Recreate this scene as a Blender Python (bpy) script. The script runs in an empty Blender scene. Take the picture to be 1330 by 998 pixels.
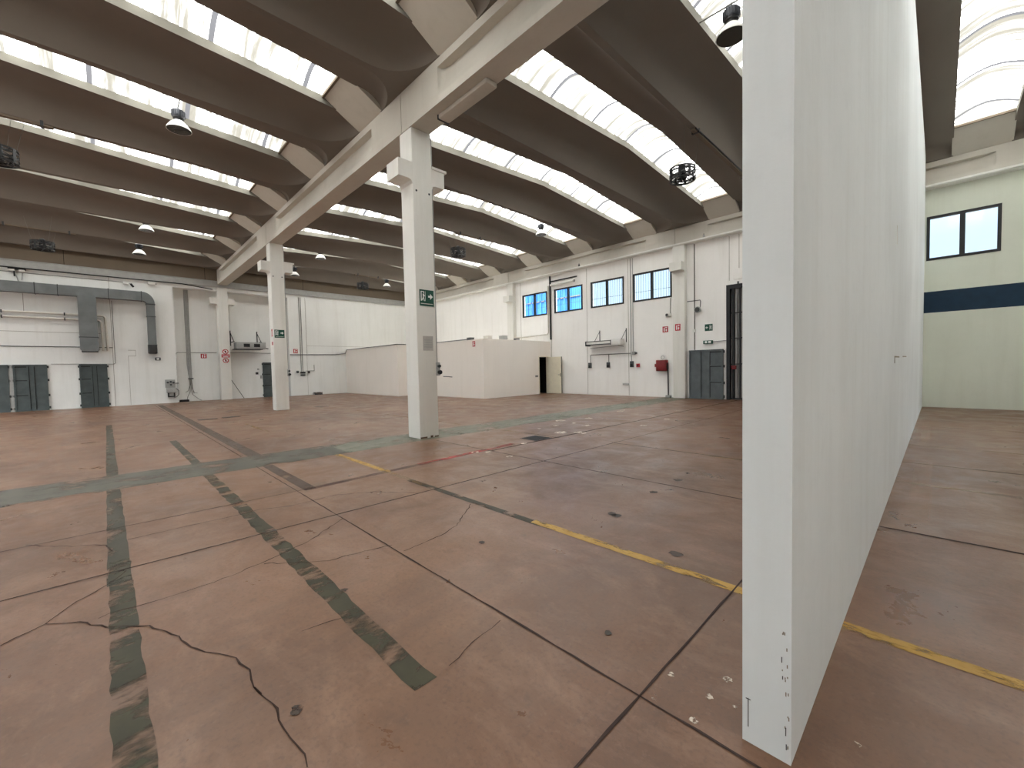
import bpy, bmesh, math, random
from mathutils import Vector, Matrix
random.seed(7)
scene = bpy.context.scene
COL = scene.collection
PI = math.pi

# ------------------------------------------------------------------ camera (surveyed)
H = 1.42
FPX = 540.97
yaw, pitch, roll = 2.3693, .0388, -.0214
fw = Vector((math.cos(yaw) * math.cos(pitch), math.sin(yaw) * math.cos(pitch), -math.sin(pitch)))
r0 = Vector((math.sin(yaw), -math.cos(yaw), 0))
u0 = r0.cross(fw)
rt = math.cos(roll) * r0 + math.sin(roll) * u0
up = -math.sin(roll) * r0 + math.cos(roll) * u0
cam_d = bpy.data.cameras.new('camera')
cam = bpy.data.objects.new('camera', cam_d)
COL.objects.link(cam)
cam_d.sensor_width = 36
cam_d.lens = FPX / 1330 * 36
cam_d.clip_start = .05
cam_d.clip_end = 500
M = Matrix((rt, up, -fw)).transposed().to_4x4()
M.translation = Vector((0, 0, H))
cam.matrix_world = M
scene.camera = cam

# ------------------------------------------------------------------ mesh helpers
class MB:
    def __init__(s):
        s.v = []; s.f = []; s.p = []
    def add(s, vs, fs):
        o = len(s.v)
        s.p.append((o, len(s.f)))
        s.v += [tuple(v) for v in vs]
        s.f += [tuple(i + o for i in f) for f in fs]
        return s
    def box(s, x0, x1, y0, y1, z0, z1):
        x0, x1 = min(x0, x1), max(x0, x1); y0, y1 = min(y0, y1), max(y0, y1); z0, z1 = min(z0, z1), max(z0, z1)
        v = [(x0, y0, z0), (x1, y0, z0), (x1, y1, z0), (x0, y1, z0), (x0, y0, z1), (x1, y0, z1), (x1, y1, z1), (x0, y1, z1)]
        return s.add(v, [(0, 3, 2, 1), (4, 5, 6, 7), (0, 1, 5, 4), (1, 2, 6, 5), (2, 3, 7, 6), (3, 0, 4, 7)])
    def bbox(s, x0, x1, y0, y1, z0, z1, b=.01):
        """box with chamfered edges"""
        bm = bmesh.new()
        bmesh.ops.create_cube(bm, size=1)
        for v in bm.verts:
            v.co = Vector(((x0 + x1) / 2 + v.co.x * abs(x1 - x0), (y0 + y1) / 2 + v.co.y * abs(y1 - y0), (z0 + z1) / 2 + v.co.z * abs(z1 - z0)))
        bmesh.ops.bevel(bm, geom=list(bm.edges), offset=b, segments=2, affect='EDGES', profile=.5)
        bm.verts.index_update()
        s.add([v.co[:] for v in bm.verts], [[v.index for v in f.verts] for f in bm.faces])
        bm.free(); return s
    def prism(s, poly, axis, a, b):
        """polygon in the two other axes (in xyz order) extruded along axis from a to b"""
        def mk(p, t):
            return {'x': (t, p[0], p[1]), 'y': (p[0], t, p[1]), 'z': (p[0], p[1], t)}[axis]
        n = len(poly)
        vs = [mk(p, a) for p in poly] + [mk(p, b) for p in poly]
        fs = [tuple(range(n)), tuple(range(2 * n - 1, n - 1, -1))] + [(i, n + i, n + (i + 1) % n, (i + 1) % n) for i in range(n)]
        return s.add(vs, fs)
    def tube(s, pts, r, n=8, caps=True):
        pts = [Vector(p) for p in pts]
        rings = []
        t0 = (pts[1] - pts[0]).normalized()
        ref = Vector((0, 0, 1)) if abs(t0.z) < .9 else Vector((1, 0, 0))
        nrm = (ref - t0 * ref.dot(t0)).normalized()
        for i, p in enumerate(pts):
            if i == 0: t = t0
            elif i == len(pts) - 1: t = (pts[i] - pts[i - 1]).normalized()
            else: t = ((pts[i] - pts[i - 1]).normalized() + (pts[i + 1] - pts[i]).normalized()).normalized()
            nrm = (nrm - t * nrm.dot(t)).normalized()
            bn = t.cross(nrm)
            k = 1.0
            if 0 < i < len(pts) - 1:
                c = (pts[i] - pts[i - 1]).normalized().dot(t)
                k = min(1 / max(c, .5), 1.6)
            rr = r[i] if isinstance(r, (list, tuple)) else r
            rings.append([p + (nrm * math.cos(2 * PI * j / n) + bn * math.sin(2 * PI * j / n)) * rr * (k if abs(math.sin(2*PI*j/n))>2 else 1) for j in range(n)])
        vs = [v for rg in rings for v in rg]; fs = []
        for i in range(len(rings) - 1):
            for j in range(n):
                fs.append((i * n + j, i * n + (j + 1) % n, (i + 1) * n + (j + 1) % n, (i + 1) * n + j))
        if caps:
            fs.append(tuple(range(n - 1, -1, -1))); fs.append(tuple((len(rings) - 1) * n + j for j in range(n)))
        return s.add(vs, fs)
    def lathe(s, c, prof, n=24, axis='z'):
        """profile list of (radius, height) about the axis through c"""
        vs = []; fs = []
        def mk(r, a, h):
            x, y = r * math.cos(a), r * math.sin(a)
            o = {'z': (x, y, h), 'y': (x, h, y), 'x': (h, x, y)}[axis]
            return (c[0] + o[0], c[1] + o[1], c[2] + o[2])
        for r, h in prof:
            for j in range(n): vs.append(mk(max(r, 1e-4), 2 * PI * j / n, h))
        m = len(prof)
        for i in range(m - 1):
            for j in range(n):
                fs.append((i * n + j, i * n + (j + 1) % n, (i + 1) * n + (j + 1) % n, (i + 1) * n + j))
        return s.add(vs, fs)
    def cyl(s, c, r, h0, h1, n=20, axis='z'):
        return s.lathe(c, [(0, h0), (r, h0), (r, h1), (0, h1)], n, axis)
    def ring(s, c, r0, r1, h0, h1, n=32, axis='z'):
        return s.lathe(c, [(r0, h0), (r1, h0), (r1, h1), (r0, h1), (r0, h0)], n, axis)

def children(o):
    return [c for c in bpy.data.objects if c.parent == o]

def world(o):
    p = Vector(o.location)
    while o.parent:
        o = o.parent; p += Vector(o.location)
    return p

def build(name, mb, mat, parent=None, loc=None, smooth=35, fix=True):
    me = bpy.data.meshes.new(name)
    org = world(parent) if parent else Vector(loc or (0, 0, 0))
    me.from_pydata([(v[0] - org.x, v[1] - org.y, v[2] - org.z) for v in mb.v], [], mb.f)
    if fix:
        bm = bmesh.new(); bm.from_mesh(me)
        bmesh.ops.remove_doubles(bm, verts=bm.verts, dist=1e-5)
        bmesh.ops.recalc_face_normals(bm, faces=bm.faces)
        bm.to_mesh(me); bm.free()
    if smooth:
        me.shade_smooth()
        me.set_sharp_from_angle(angle=math.radians(smooth))
    me.materials.append(mat)
    o = bpy.data.objects.new(name, me)
    COL.objects.link(o)
    if parent: o.parent = parent
    else: o.location = org
    return o

def build_each(name, mb, mat, parent, **k):
    """every separate piece collected in mb becomes a part of its own"""
    ends = mb.p[1:] + [(len(mb.v), len(mb.f))]
    for (v0, f0), (v1, f1) in zip(mb.p, ends):
        m = MB(); m.add(mb.v[v0:v1], [[i - v0 for i in f] for f in mb.f[f0:f1]])
        build(name, m, mat, parent, **k)

def tag(o, label=None, cat=None, group=None, kind=None):
    if label: o['label'] = label
    if cat: o['category'] = cat
    if group: o['group'] = group
    if kind: o['kind'] = kind
    return o

def thing(name, label, cat, loc, group=None, kind=None):
    o = bpy.data.objects.new(name, None)
    o.empty_display_size = .1
    COL.objects.link(o)
    o.location = loc
    return tag(o, label, cat, group, kind)

def struct(name, mb, mat, label=None, cat=None, loc=None, group=None, **k):
    return tag(build(name, mb, mat, None, loc, **k), label, cat, group, 'structure')

def copy_tree(o, parent=None):
    c = o.copy(); COL.objects.link(c)
    if parent: c.parent = parent
    for ch in children(o): copy_tree(ch, c)
    return c

def ordinal(i):
    return ['first', 'second', 'third', 'fourth', 'fifth', 'sixth', 'seventh', 'eighth', 'ninth', 'tenth', 'eleventh', 'twelfth', 'thirteenth'][i]

# ------------------------------------------------------------------ materials
def lin(c):
    return tuple(((x / 255) / 12.92 if x / 255 <= .04045 else ((x / 255 + .055) / 1.055) ** 2.4) for x in c) + (1,)

class NT:
    def __init__(s, name):
        s.m = bpy.data.materials.new(name); s.m.use_nodes = True
        s.t = s.m.node_tree; s.n = s.t.nodes; s.n.clear()
        s.out = s.n.new('ShaderNodeOutputMaterial')
    def new(s, typ, **kw):
        n = s.n.new(typ)
        for k, v in kw.items():
            if k.startswith('i_'):
                n.inputs[k[2:].replace('_', ' ')].default_value = v
            else: setattr(n, k, v)
        return n
    def link(s, a, b): s.t.links.new(a, b)
    def coords(s, kind='Object', scale=(1, 1, 1)):
        tc = s.new('ShaderNodeTexCoord'); mp = s.new('ShaderNodeMapping')
        mp.inputs['Scale'].default_value = scale
        s.link(tc.outputs[kind], mp.inputs['Vector']); return mp.outputs['Vector']
    def world(s, scale=(1, 1, 1)):
        g = s.new('ShaderNodeNewGeometry'); mp = s.new('ShaderNodeMapping')
        mp.inputs['Scale'].default_value = scale
        s.link(g.outputs['Position'], mp.inputs['Vector']); return mp.outputs['Vector']
    def noise(s, vec, scale=1, detail=4, rough=.55, dist=0):
        n = s.new('ShaderNodeTexNoise')
        n.inputs['Scale'].default_value = scale; n.inputs['Detail'].default_value = detail
        n.inputs['Roughness'].default_value = rough; n.inputs['Distortion'].default_value = dist
        s.link(vec, n.inputs['Vector']); return n.outputs['Fac']
    def ramp(s, fac, stops):
        r = s.new('ShaderNodeValToRGB')
        e = r.color_ramp.elements
        while len(e) < len(stops): e.new(.5)
        for el, (p, c) in zip(e, stops):
            el.position = p; el.color = c if len(c) == 4 else tuple(c) + (1,)
        s.link(fac, r.inputs['Fac']); return r.outputs['Color']
    def mix(s, a, b, fac, mode='MIX'):
        m = s.new('ShaderNodeMix', data_type='RGBA', blend_type=mode)
        for val, idx in ((fac, 0), (a, 6), (b, 7)):
            if hasattr(val, 'is_linked'): s.link(val, m.inputs[idx])
            else: m.inputs[idx].default_value = val
        return m.outputs[2]
    def math(s, op, a, b=0.0, clamp=False):
        m = s.new('ShaderNodeMath', operation=op, use_clamp=clamp)
        for i, val in enumerate((a, b)):
            if hasattr(val, 'is_linked'): s.link(val, m.inputs[i])
            else: m.inputs[i].default_value = val
        return m.outputs[0]
    def pbr(s, col, rough=.7, spec=.3, metal=0, bump=None, bstr=.1, alpha=None):
        p = s.new('ShaderNodeBsdfPrincipled')
        for val, k in ((col, 'Base Color'), (rough, 'Roughness'), (metal, 'Metallic'), (spec, 'Specular IOR Level'), (alpha, 'Alpha')):
            if val is None: continue
            if hasattr(val, 'is_linked'): s.link(val, p.inputs[k])
            else: p.inputs[k].default_value = val
        if bump is not None:
            b = s.new('ShaderNodeBump'); b.inputs['Strength'].default_value = bstr; b.inputs['Distance'].default_value = .02
            s.link(bump, b.inputs['Height']); s.link(b.outputs['Normal'], p.inputs['Normal'])
        s.link(p.outputs['BSDF'], s.out.inputs['Surface'])
        return s.m

def simple(name, rgb, rough=.6, spec=.3, metal=0, var=.08, scale=6):
    t = NT(name)
    c = lin(rgb)
    d = tuple(max(0, x * (1 - var * 2)) for x in c[:3]) + (1,)
    l = tuple(min(1, x * (1 + var)) for x in c[:3]) + (1,)
    f = t.noise(t.world(), scale, 5)
    return t.pbr(t.ramp(f, [(.3, d), (.7, l)]), rough, spec, metal)

def plaster(name, rgb, dirt=.25, streak=.2, bump=.06, rough=.85):
    t = NT(name)
    c = lin(rgb)
    w = t.world()
    big = t.noise(w, .35, 6, .6)
    col = t.ramp(big, [(.25, tuple(x * (1 - dirt * .55) for x in c[:3]) + (1,)), (.65, c)])
    st = t.noise(t.world((2.2, 2.2, .16)), 1.6, 6, .65)
    sm = t.ramp(st, [(.5, (0, 0, 0, 1)), (.78, (1, 1, 1, 1))])
    dk = tuple(x * y for x, y in zip(c[:3], (.66, .64, .58))) + (1,)
    col = t.mix(col, dk, t.math('MULTIPLY', sm, streak))
    fine = t.noise(w, 9, 5, .6)
    col = t.mix(col, tuple(x * .8 for x in c[:3]) + (1,), t.math('MULTIPLY', t.ramp(fine, [(.55, (0, 0, 0, 1)), (.8, (1, 1, 1, 1))]), dirt))
    return t.pbr(col, rough, .25, 0, fine, bump)

m_wall = plaster('wall paint', (243, 241, 237), .16, .22)
m_wall_far = plaster('wall paint grey', (232, 232, 228), .2, .28)
m_wall_green = plaster('grey green wall paint', (212, 216, 202), .2, .2)
m_part = plaster('partition plaster', (226, 231, 232), .3, .22, .12)
m_cabin = plaster('cabin paint', (240, 233, 224), .1, .12, .03)
m_beam = plaster('painted concrete beam', (196, 191, 180), .2, .25, .1)
m_pillar = plaster('painted concrete pillar', (228, 226, 219), .2, .35, .1)
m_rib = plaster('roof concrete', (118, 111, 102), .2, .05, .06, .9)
m_fascia = plaster('shade toned concrete', (112, 100, 86), .3, .2, .1, .9)  # brown tone carries the shade of the far wall's unlit top
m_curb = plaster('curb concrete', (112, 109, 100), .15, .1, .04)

def floor_mat():
    t = NT('resin floor')
    w = t.world()
    bw = lambda f, lo, hi: t.ramp(f, [(lo, (0, 0, 0, 1)), (hi, (1, 1, 1, 1))])
    base = t.ramp(t.noise(w, .3, 7, .62), [(.36, lin((91, 63, 45))), (.5, lin((108, 76, 54))), (.64, lin((121, 90, 68)))])
    # rubbed lengthwise wear, pale scuffs, dark grime and fine speckle
    base = t.mix(base, lin((82, 58, 43)), t.math('MULTIPLY', bw(t.noise(t.world((1, .3, 1)), 1.1, 8, .68, .5), .5, .66), .55))
    base = t.mix(base, lin((146, 116, 96)), t.math('MULTIPLY', bw(t.noise(t.world((.5, 1, 1)), 2.6, 9, .72, .3), .5, .68), .4))
    base = t.mix(base, lin((60, 46, 38)), t.math('MULTIPLY', bw(t.noise(w, 5.5, 8, .7), .6, .72), .4))
    base = t.mix(base, lin((74, 54, 42)), t.math('MULTIPLY', bw(t.noise(w, 45, 4, .65), .5, .66), .35))
    base = t.mix(base, lin((140, 112, 94)), t.math('MULTIPLY', bw(t.noise(w, 24, 5, .7), .58, .72), .25))
    rr = t.ramp(t.noise(w, 1.7, 9, .7, .4), [(.34, (.26, .26, .26, 1)), (.66, (.5, .5, .5, 1))])
    return t.pbr(base, rr, .5, 0, t.noise(w, 9, 8, .65), .05)
m_floor = floor_mat()

def worn(name, rgb, rgb2, lo, hi, scale=(3, 3, 3), rough=.55, amount=1.0):
    """painted or patched floor marking, rubbed through in places"""
    t = NT(name)
    w = t.world(scale)
    f = t.noise(w, 1, 6, .65)
    col = t.ramp(t.noise(t.world(), 4, 6, .6), [(.35, lin(rgb)), (.65, lin(rgb2))])
    al = t.math('MULTIPLY', t.ramp(f, [(lo, (0, 0, 0, 1)), (hi, (1, 1, 1, 1))]), amount)
    return t.pbr(col, rough, .3, 0, alpha=al)
m_band = worn('grey green repair band', (104, 105, 92), (130, 130, 115), .34, .5, (3, 1.5, 1), amount=.85)
m_band_dark = worn('grey repair band', (76, 74, 66), (94, 91, 81), .32, .5, (3, 1.5, 1), amount=.88)
m_patch = worn('dark green patch', (46, 44, 31), (64, 61, 44), .40, .52, (5, 2.2, 1), amount=.92)
m_patch_solid = worn('dark green patch solid', (56, 54, 44), (70, 67, 55), .36, .5, (3, 4, 1), amount=.85)
m_strip = worn('grey strip', (74, 62, 54), (90, 76, 67), .25, .5, (2, 4, 1), amount=.8)
m_yellow = worn('yellow floor paint', (158, 122, 54), (176, 142, 74), .36, .5, (5, 14, 1))
m_yellow_faint = worn('faded yellow floor paint', (164, 138, 100), (150, 122, 88), .38, .6, (2, 9, 1), amount=.7)
m_red = worn('red floor paint', (160, 48, 44), (164, 66, 58), .3, .6, (8, 1.6, 1), amount=.85)
m_red_faint = worn('rubbed grey red floor paint', (88, 62, 56), (96, 68, 60), .3, .6, (8, 1.6, 1), amount=.7)
m_joint = worn('dark joint filler', (44, 32, 28), (58, 44, 38), .1, .2, (2, 2, 1), .8)
m_joint_faint = worn('thin joint', (58, 42, 36), (68, 50, 42), .2, .45, (2, 2, 1), .8, .8)
m_crack = worn('crack', (46, 32, 26), (62, 45, 38), .24, .4, (6, 6, 1), .9, .92)
m_splash = worn('white paint splash', (220, 208, 192), (232, 222, 208), .4, .52, (11, 11, 1), .6)
m_filler = worn('old filler', (176, 160, 144), (200, 188, 174), .46, .56, (30, 30, 1), .6)
m_trace = worn('pale scrape', (172, 142, 120), (184, 156, 134), .36, .6, (3, 2, 1), amount=.32)
m_stain = worn('dark stain', (52, 44, 38), (70, 58, 50), .35, .5, (10, 10, 1), .5)

m_steel = simple('galvanised duct', (118, 122, 122), .42, .5, .35, .1, 2)
m_dsteel = simple('dark steel', (58, 60, 60), .5, .4, .3)
m_black = simple('black metal', (22, 22, 23), .45, .4)
m_greydoor = simple('grey door paint', (92, 98, 100), .55, .35, 0, .12, 3)
m_greydark = simple('grey green door paint', (78, 86, 86), .55, .35, 0, .12, 3)
m_white = simple('white enamel', (225, 224, 218), .45, .4, 0, .04)
m_cream = simple('cream door', (226, 218, 196), .5, .35, 0, .03)
m_grey = simple('light grey plastic', (158, 158, 154), .5, .4, 0, .05)
m_dgrey = simple('dark grey plastic', (70, 72, 74), .5, .4)
m_pipe = simple('pipe lagging', (205, 200, 190), .6, .3, 0, .06)
m_redbox = simple('red enamel', (120, 18, 20), .4, .45, 0, .08)
m_signred = simple('sign red', (176, 32, 44), .45, .4, 0, .03)
m_signgreen = simple('sign green', (18, 74, 58), .45, .4, 0, .03)
m_signwhite = simple('sign white', (232, 232, 228), .45, .4, 0, .02)
m_paper = simple('faded paper', (178, 174, 168), .8, .2, 0, .05)
m_navy = simple('navy band paint', (16, 44, 66), .6, .3, 0, .08)
m_wood = simple('brown wood', (96, 72, 50), .7, .3)
m_lampglass = simple('lamp underside', (62, 62, 58), .25, .5, 0, .05)
m_housing = simple('ballast housing', (44, 46, 52), .4, .5, .3, .08)
m_groove = simple('panel joint', (138, 130, 116), .9, .1, 0, .1)
m_cable = simple('grey cable', (120, 120, 114), .6, .3)
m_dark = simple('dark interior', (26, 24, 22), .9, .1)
m_blue = simple('blue cladding', (66, 128, 200), .5, .3, 0, .1, .8)
m_asphalt = simple('yard asphalt', (70, 68, 66), .9, .2)
m_gatepanel = simple('grey gate sheet', (150, 148, 146), .4, .4, .2, .06)

def glass_mat(name, tint):
    t = NT(name)
    a = t.new('ShaderNodeBsdfTransparent'); a.inputs['Color'].default_value = tint
    g = t.new('ShaderNodeBsdfGlossy'); g.inputs['Roughness'].default_value = .03
    fr = t.new('ShaderNodeFresnel'); fr.inputs['IOR'].default_value = 1.45
    mx = t.new('ShaderNodeMixShader')
    ge = t.new('ShaderNodeNewGeometry')
    t.link(t.math('MULTIPLY', fr.outputs[0], t.math('SUBTRACT', 1.0, ge.outputs['Backfacing'])), mx.inputs[0]); t.link(a.outputs[0], mx.inputs[1]); t.link(g.outputs[0], mx.inputs[2])
    t.link(mx.outputs[0], t.out.inputs['Surface'])
    return t.m
m_glass = glass_mat('window glass', (.9, .94, .96, 1))

def skylight_mat():
    """milky corrugated polycarbonate with dirt streaks and dark overlaps"""
    t = NT('milky polycarbonate')
    tc = t.new('ShaderNodeTexCoord')
    oi = t.new('ShaderNodeObjectInfo')
    sep = t.new('ShaderNodeSeparateXYZ'); t.link(tc.outputs['Object'], sep.inputs[0])
    cmb = t.new('ShaderNodeCombineXYZ')
    t.link(t.math('ADD', t.math('MULTIPLY', sep.outputs[0], .25), t.math('MULTIPLY', oi.outputs['Random'], 60)), cmb.inputs[0])
    t.link(t.math('MULTIPLY', sep.outputs[1], 3.0), cmb.inputs[1])
    n1 = t.noise(cmb.outputs[0], 1.5, 6, .7, .3)
    base = t.ramp(n1, [(.3, (.74, .77, .77, 1)), (.47, (.8, .79, .76, 1)), (.52, (.1, .1, .095, 1)), (.58, (.058, .055, .047, 1)), (.7, (.045, .042, .035, 1))])
    n2 = t.noise(cmb.outputs[0], 6, 4, .7)
    base = t.mix(base, (.05, .047, .04, 1), t.math('MULTIPLY', t.ramp(n2, [(.58, (0, 0, 0, 1)), (.75, (1, 1, 1, 1))]), .6))
    ph = t.math('FRACT', t.math('ADD', t.math('DIVIDE', sep.outputs[1], 1.66), .41))
    lap = t.math('LESS_THAN', ph, .055)
    base = t.mix(base, (.028, .028, .03, 1), lap)
    tr = t.new('ShaderNodeBsdfTranslucent'); t.link(base, tr.inputs['Color'])
    gl = t.new('ShaderNodeBsdfDiffuse'); gl.inputs['Color'].default_value = (.5, .5, .48, 1)
    mx = t.new('ShaderNodeMixShader'); mx.inputs[0].default_value = .1
    t.link(tr.outputs[0], mx.inputs[1]); t.link(gl.outputs[0], mx.inputs[2])
    t.link(mx.outputs[0], t.out.inputs['Surface'])
    return t.m
m_sky = skylight_mat()

# ------------------------------------------------------------------ shell dimensions
XL, XREC = -27.4, -27.95          # left wall and its recess
YR = 17.4                         # right wall
YB = 17.16                        # face of the right wall beam
XE, YN = 4.5, -7.75               # unseen end wall, near side wall
BY0, BY1, BZ0, BZ1 = 4.534, 4.98, 6.257, 7.045   # main beam
PITCH, CURB0 = 3.273, -6.352
HALF, GAP = 1.11, 1.053
ZBOT = 7.055

def grid_wall(axis, p0, p1, a0, a1, b0, b1, holes):
    """wall slab between planes p0 and p1 with rectangular through holes (a,a,b,b)"""
    A = sorted({a0, a1} | {h[0] for h in holes} | {h[1] for h in holes}); A = [a for a in A if a0 <= a <= a1]
    B = sorted({b0, b1} | {h[2] for h in holes} | {h[3] for h in holes}); B = [b for b in B if b0 <= b <= b1]
    mk = (lambda p, a, b: (p, a, b)) if axis == 'x' else (lambda p, a, b: (a, p, b))
    solid = {}
    for i in range(len(A) - 1):
        for j in range(len(B) - 1):
            ca, cb = (A[i] + A[i + 1]) / 2, (B[j] + B[j + 1]) / 2
            solid[i, j] = not any(h[0] < ca < h[1] and h[2] < cb < h[3] for h in holes)
    mb = MB()
    for (i, j), s in solid.items():
        if not s: continue
        for p in (p0, p1):
            mb.add([mk(p, A[i], B[j]), mk(p, A[i + 1], B[j]), mk(p, A[i + 1], B[j + 1]), mk(p, A[i], B[j + 1])], [(0, 1, 2, 3)])
        for di, dj, e in ((-1, 0, ((A[i], B[j]), (A[i], B[j + 1]))), (1, 0, ((A[i + 1], B[j]), (A[i + 1], B[j + 1]))),
                          (0, -1, ((A[i], B[j]), (A[i + 1], B[j]))), (0, 1, ((A[i], B[j + 1]), (A[i + 1], B[j + 1])))):
            if not solid.get((i + di, j + dj), False):
                (a, b), (c, d) = e
                mb.add([mk(p0, a, b), mk(p0, c, d), mk(p1, c, d), mk(p1, a, b)], [(0, 1, 2, 3)])
    return mb

# ------------------------------------------------------------------ floor
floor = struct('floor', MB().box(-28.5, XE + .3, YN - .4, YR + .4, -.2, 0), m_floor, 'worn brown resin floor with joints, cracks and old painted lines', 'floor')

def decal(name, pts2, mat, z):
    """flat film on the floor: polygon strip list of (left,right) pairs"""
    mb = MB()
    n = len(pts2)
    vs = []
    for (a, b) in pts2: vs += [(a[0], a[1], z), (b[0], b[1], z)]
    mb.add(vs, [(2 * i, 2 * i + 1, 2 * i + 3, 2 * i + 2) for i in range(n - 1)])
    me_o = build(name, mb, mat, floor, smooth=0)
    return me_o

def along_x(name, x0, x1, y, w, mat, z, wob=0.0, step=.5):
    n = max(2, int(abs(x1 - x0) / step) + 1)
    L = []
    for i in range(n):
        x = x0 + (x1 - x0) * i / (n - 1)
        yc = y(x) if callable(y) else y
        L.append(((x, yc - w / 2 + random.uniform(-wob, wob)), (x, yc + w / 2 + random.uniform(-wob, wob))))
    return decal(name, L, mat, z)
def along_y(name, y0, y1, x, w, mat, z, wob=0.0, step=.5):
    n = max(2, int(abs(y1 - y0) / step) + 1)
    L = []
    for i in range(n):
        y = y0 + (y1 - y0) * i / (n - 1)
        xc = x(y) if callable(x) else x
        L.append(((xc - w / 2 + random.uniform(-wob, wob), y), (xc + w / 2 + random.uniform(-wob, wob), y)))
    return decal(name, L, mat, z)
def ray(px, py):
    return (px - 665) / FPX * rt - (py - 499) / FPX * up + fw
def F(px, py):
    d = ray(px, py); t = -H / d.z
    return (d.x * t, d.y * t)
def crack(name, pix, w, mat, z=.0032, jit=.011):
    P = [Vector(F(*p)) for p in pix]
    Q = [P[0]]
    for a, b in zip(P, P[1:]):
        n = max(1, int((b - a).length / .05))
        for i in range(1, n + 1):
            q = a.lerp(b, i / n)
            if i < n: q += Vector((random.uniform(-jit, jit), random.uniform(-jit, jit)))
            Q.append(q)
    L = []
    for i, q in enumerate(Q):
        t = (Q[min(i + 1, len(Q) - 1)] - Q[max(i - 1, 0)]).normalized()
        nn = Vector((-t.y, t.x)) * w * random.uniform(.2, .6)
        L.append((tuple(q - nn), tuple(q + nn)))
    return decal(name, L, mat, z)
def blob(name, x, y, r, mat, z=.0034, n=14, sx=1, sy=1):
    pts = []
    for i in range(n):
        a = 2 * PI * i / n; rr = r * random.uniform(.7, 1.15)
        pts.append((x + math.cos(a) * rr * sx, y + math.sin(a) * rr * sy, z))
    mb = MB().add(pts, [tuple(range(n))])
    return build(name, mb, mat, floor, smooth=0)

along_y('repair_band', YN, 3.1, lambda y: -7.72 + .02 * math.sin(y), 1.08, m_band_dark, .0010, .03)
along_y('repair_band', 3.0, YR, lambda y: -7.72 + .02 * math.sin(y), 1.06, m_band, .0012, .03)
along_x('painted_strip', -16.85, -8.25, .01, .125, m_patch_solid, .0014, .006)
along_x('painted_strip', -7.2, -3.9, .01, .125, m_patch_solid, .0014, .004, .15)
along_x('painted_strip', -4.4, -1.0, .015, .12, m_patch, .0015, .006, .1)
along_x('painted_strip', -11.55, -8.2, .98, .12, m_patch_solid, .0014, .006)
along_x('painted_strip', -7.2, -1.6, .975, .12, m_patch, .0014, .009, .1)
along_x('grey_strip', -25.8, -8.2, 1.78, .2, m_strip, .0014, .004)
along_x('grey_strip', -7.2, -5.3, 1.72, .14, m_strip, .0016, .004)
along_y('red_line', 3.3, 5.4, lambda y: -5.25 - .055 * y, .13, m_red, .0018, .004)
along_y('rubbed_red_line', 1.66, 3.5, lambda y: -5.24 - .055 * y, .12, m_red_faint, .0017, .004)
along_x('yellow_line', -7.18, -5.38, 2.78, .095, m_yellow, .0020, .003)
along_x('painted_strip', -4.75, -2.35, 2.75, .085, m_patch_solid, .0020, .003)
along_x('yellow_line', -2.6, -.5, 2.775, .09, m_yellow, .0022, .003)
along_x('yellow_line', -.345, 3.5, 2.775, .09, m_yellow, .0022, .003)
along_x('yellow_line', -5.4, -4.4, 2.76, .08, m_yellow_faint, .0020, .004)
for x0, x1, y in ((-7.15, -5.3, 6.47), (-14.7, -8.5, 6.45), (-2.45, -.5, 6.6), (-.34, .6, 6.55), (-7.35, -5.45, 9.5), (-.34, 1.6, 9.52), (-.34, 1.6, 12.3), (-13.7, -11.3, 2.76), (-7.4, -5.6, 12.4)):
    along_x('faded_yellow_line', x0, x1, y, .09, m_yellow_faint, .0020, .003)
# joints
def joint_x(x0, x1, y, w=.014, mat=m_joint): along_x('floor_joint', x0, x1, y, w, mat, .0026, .0035, .12)
def joint_y(y0, y1, x, w=.014, mat=m_joint): along_y('floor_joint', y0, y1, x, w, mat, .0026, .0035, .12)
joint_x(-26, -8.3, 1.6, .02, m_joint_faint); joint_x(-7.25, 2.5, 1.58, .012)
joint_x(-7.0, -.51, 4.68, .02); joint_x(-.34, 4, 4.67, .026)
joint_y(-3, 4.6, -.88, .012)
joint_y(-3, 17.2, -4.16, .02, m_joint_faint)
joint_y(4.7, 17.2, lambda y: -5.36 + .01 * math.sin(y * 2), .05, m_joint_faint)
joint_x(-4.2, -.5, 6.63, .03, m_joint_faint)
joint_x(-.34, 4, 7.85, .03, m_joint_faint)
joint_y(-3, 2.6, -5.35, .012, m_joint_faint)
z2 = lambda L: [(a / 3.912, 743 + b / 3.912) for a, b in L]
z1 = lambda L: [(a / 3.912, 540 + b / 3.912) for a, b in L]
z3 = lambda L: [(320 + a / 3.912, 540 + b / 3.912) for a, b in L]
z4 = lambda L: [(320 + a / 3.912, 743 + b / 3.912) for a, b in L]
crack('crack', z2([(0, 380), (230, 268), (440, 260), (540, 285), (760, 275), (870, 320), (1040, 410), (1200, 440), (1270, 500), (1290, 590), (1330, 625)]) + z4([(40, 590), (130, 670), (190, 800), (270, 900), (310, 998)]), .010, m_crack)
crack('crack', z2([(230, 268), (350, 180), (550, 65)]) + z1([(640, 790)]), .009, m_crack)
crack('crack', z2([(500, 240), (560, 212), (690, 180), (950, 100), (1090, 55), (1230, 0)]) + z3([(0, 780), (70, 755), (180, 705), (300, 650), (490, 525)]), .010, m_crack)
crack('crack', z3([(90, 755), (420, 740), (600, 690), (740, 660)]), .010, m_crack)
crack('crack', z3([(800, 690), (1010, 600), (1070, 560), (1110, 500), (1140, 450)]), .009, m_crack)
crack('crack', z4([(1030, 480), (1110, 400), (1200, 320), (1290, 250)]), .006, m_crack)
crack('crack', z1([(130, 660), (280, 668), (540, 660), (570, 690)]), .009, m_crack)
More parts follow.
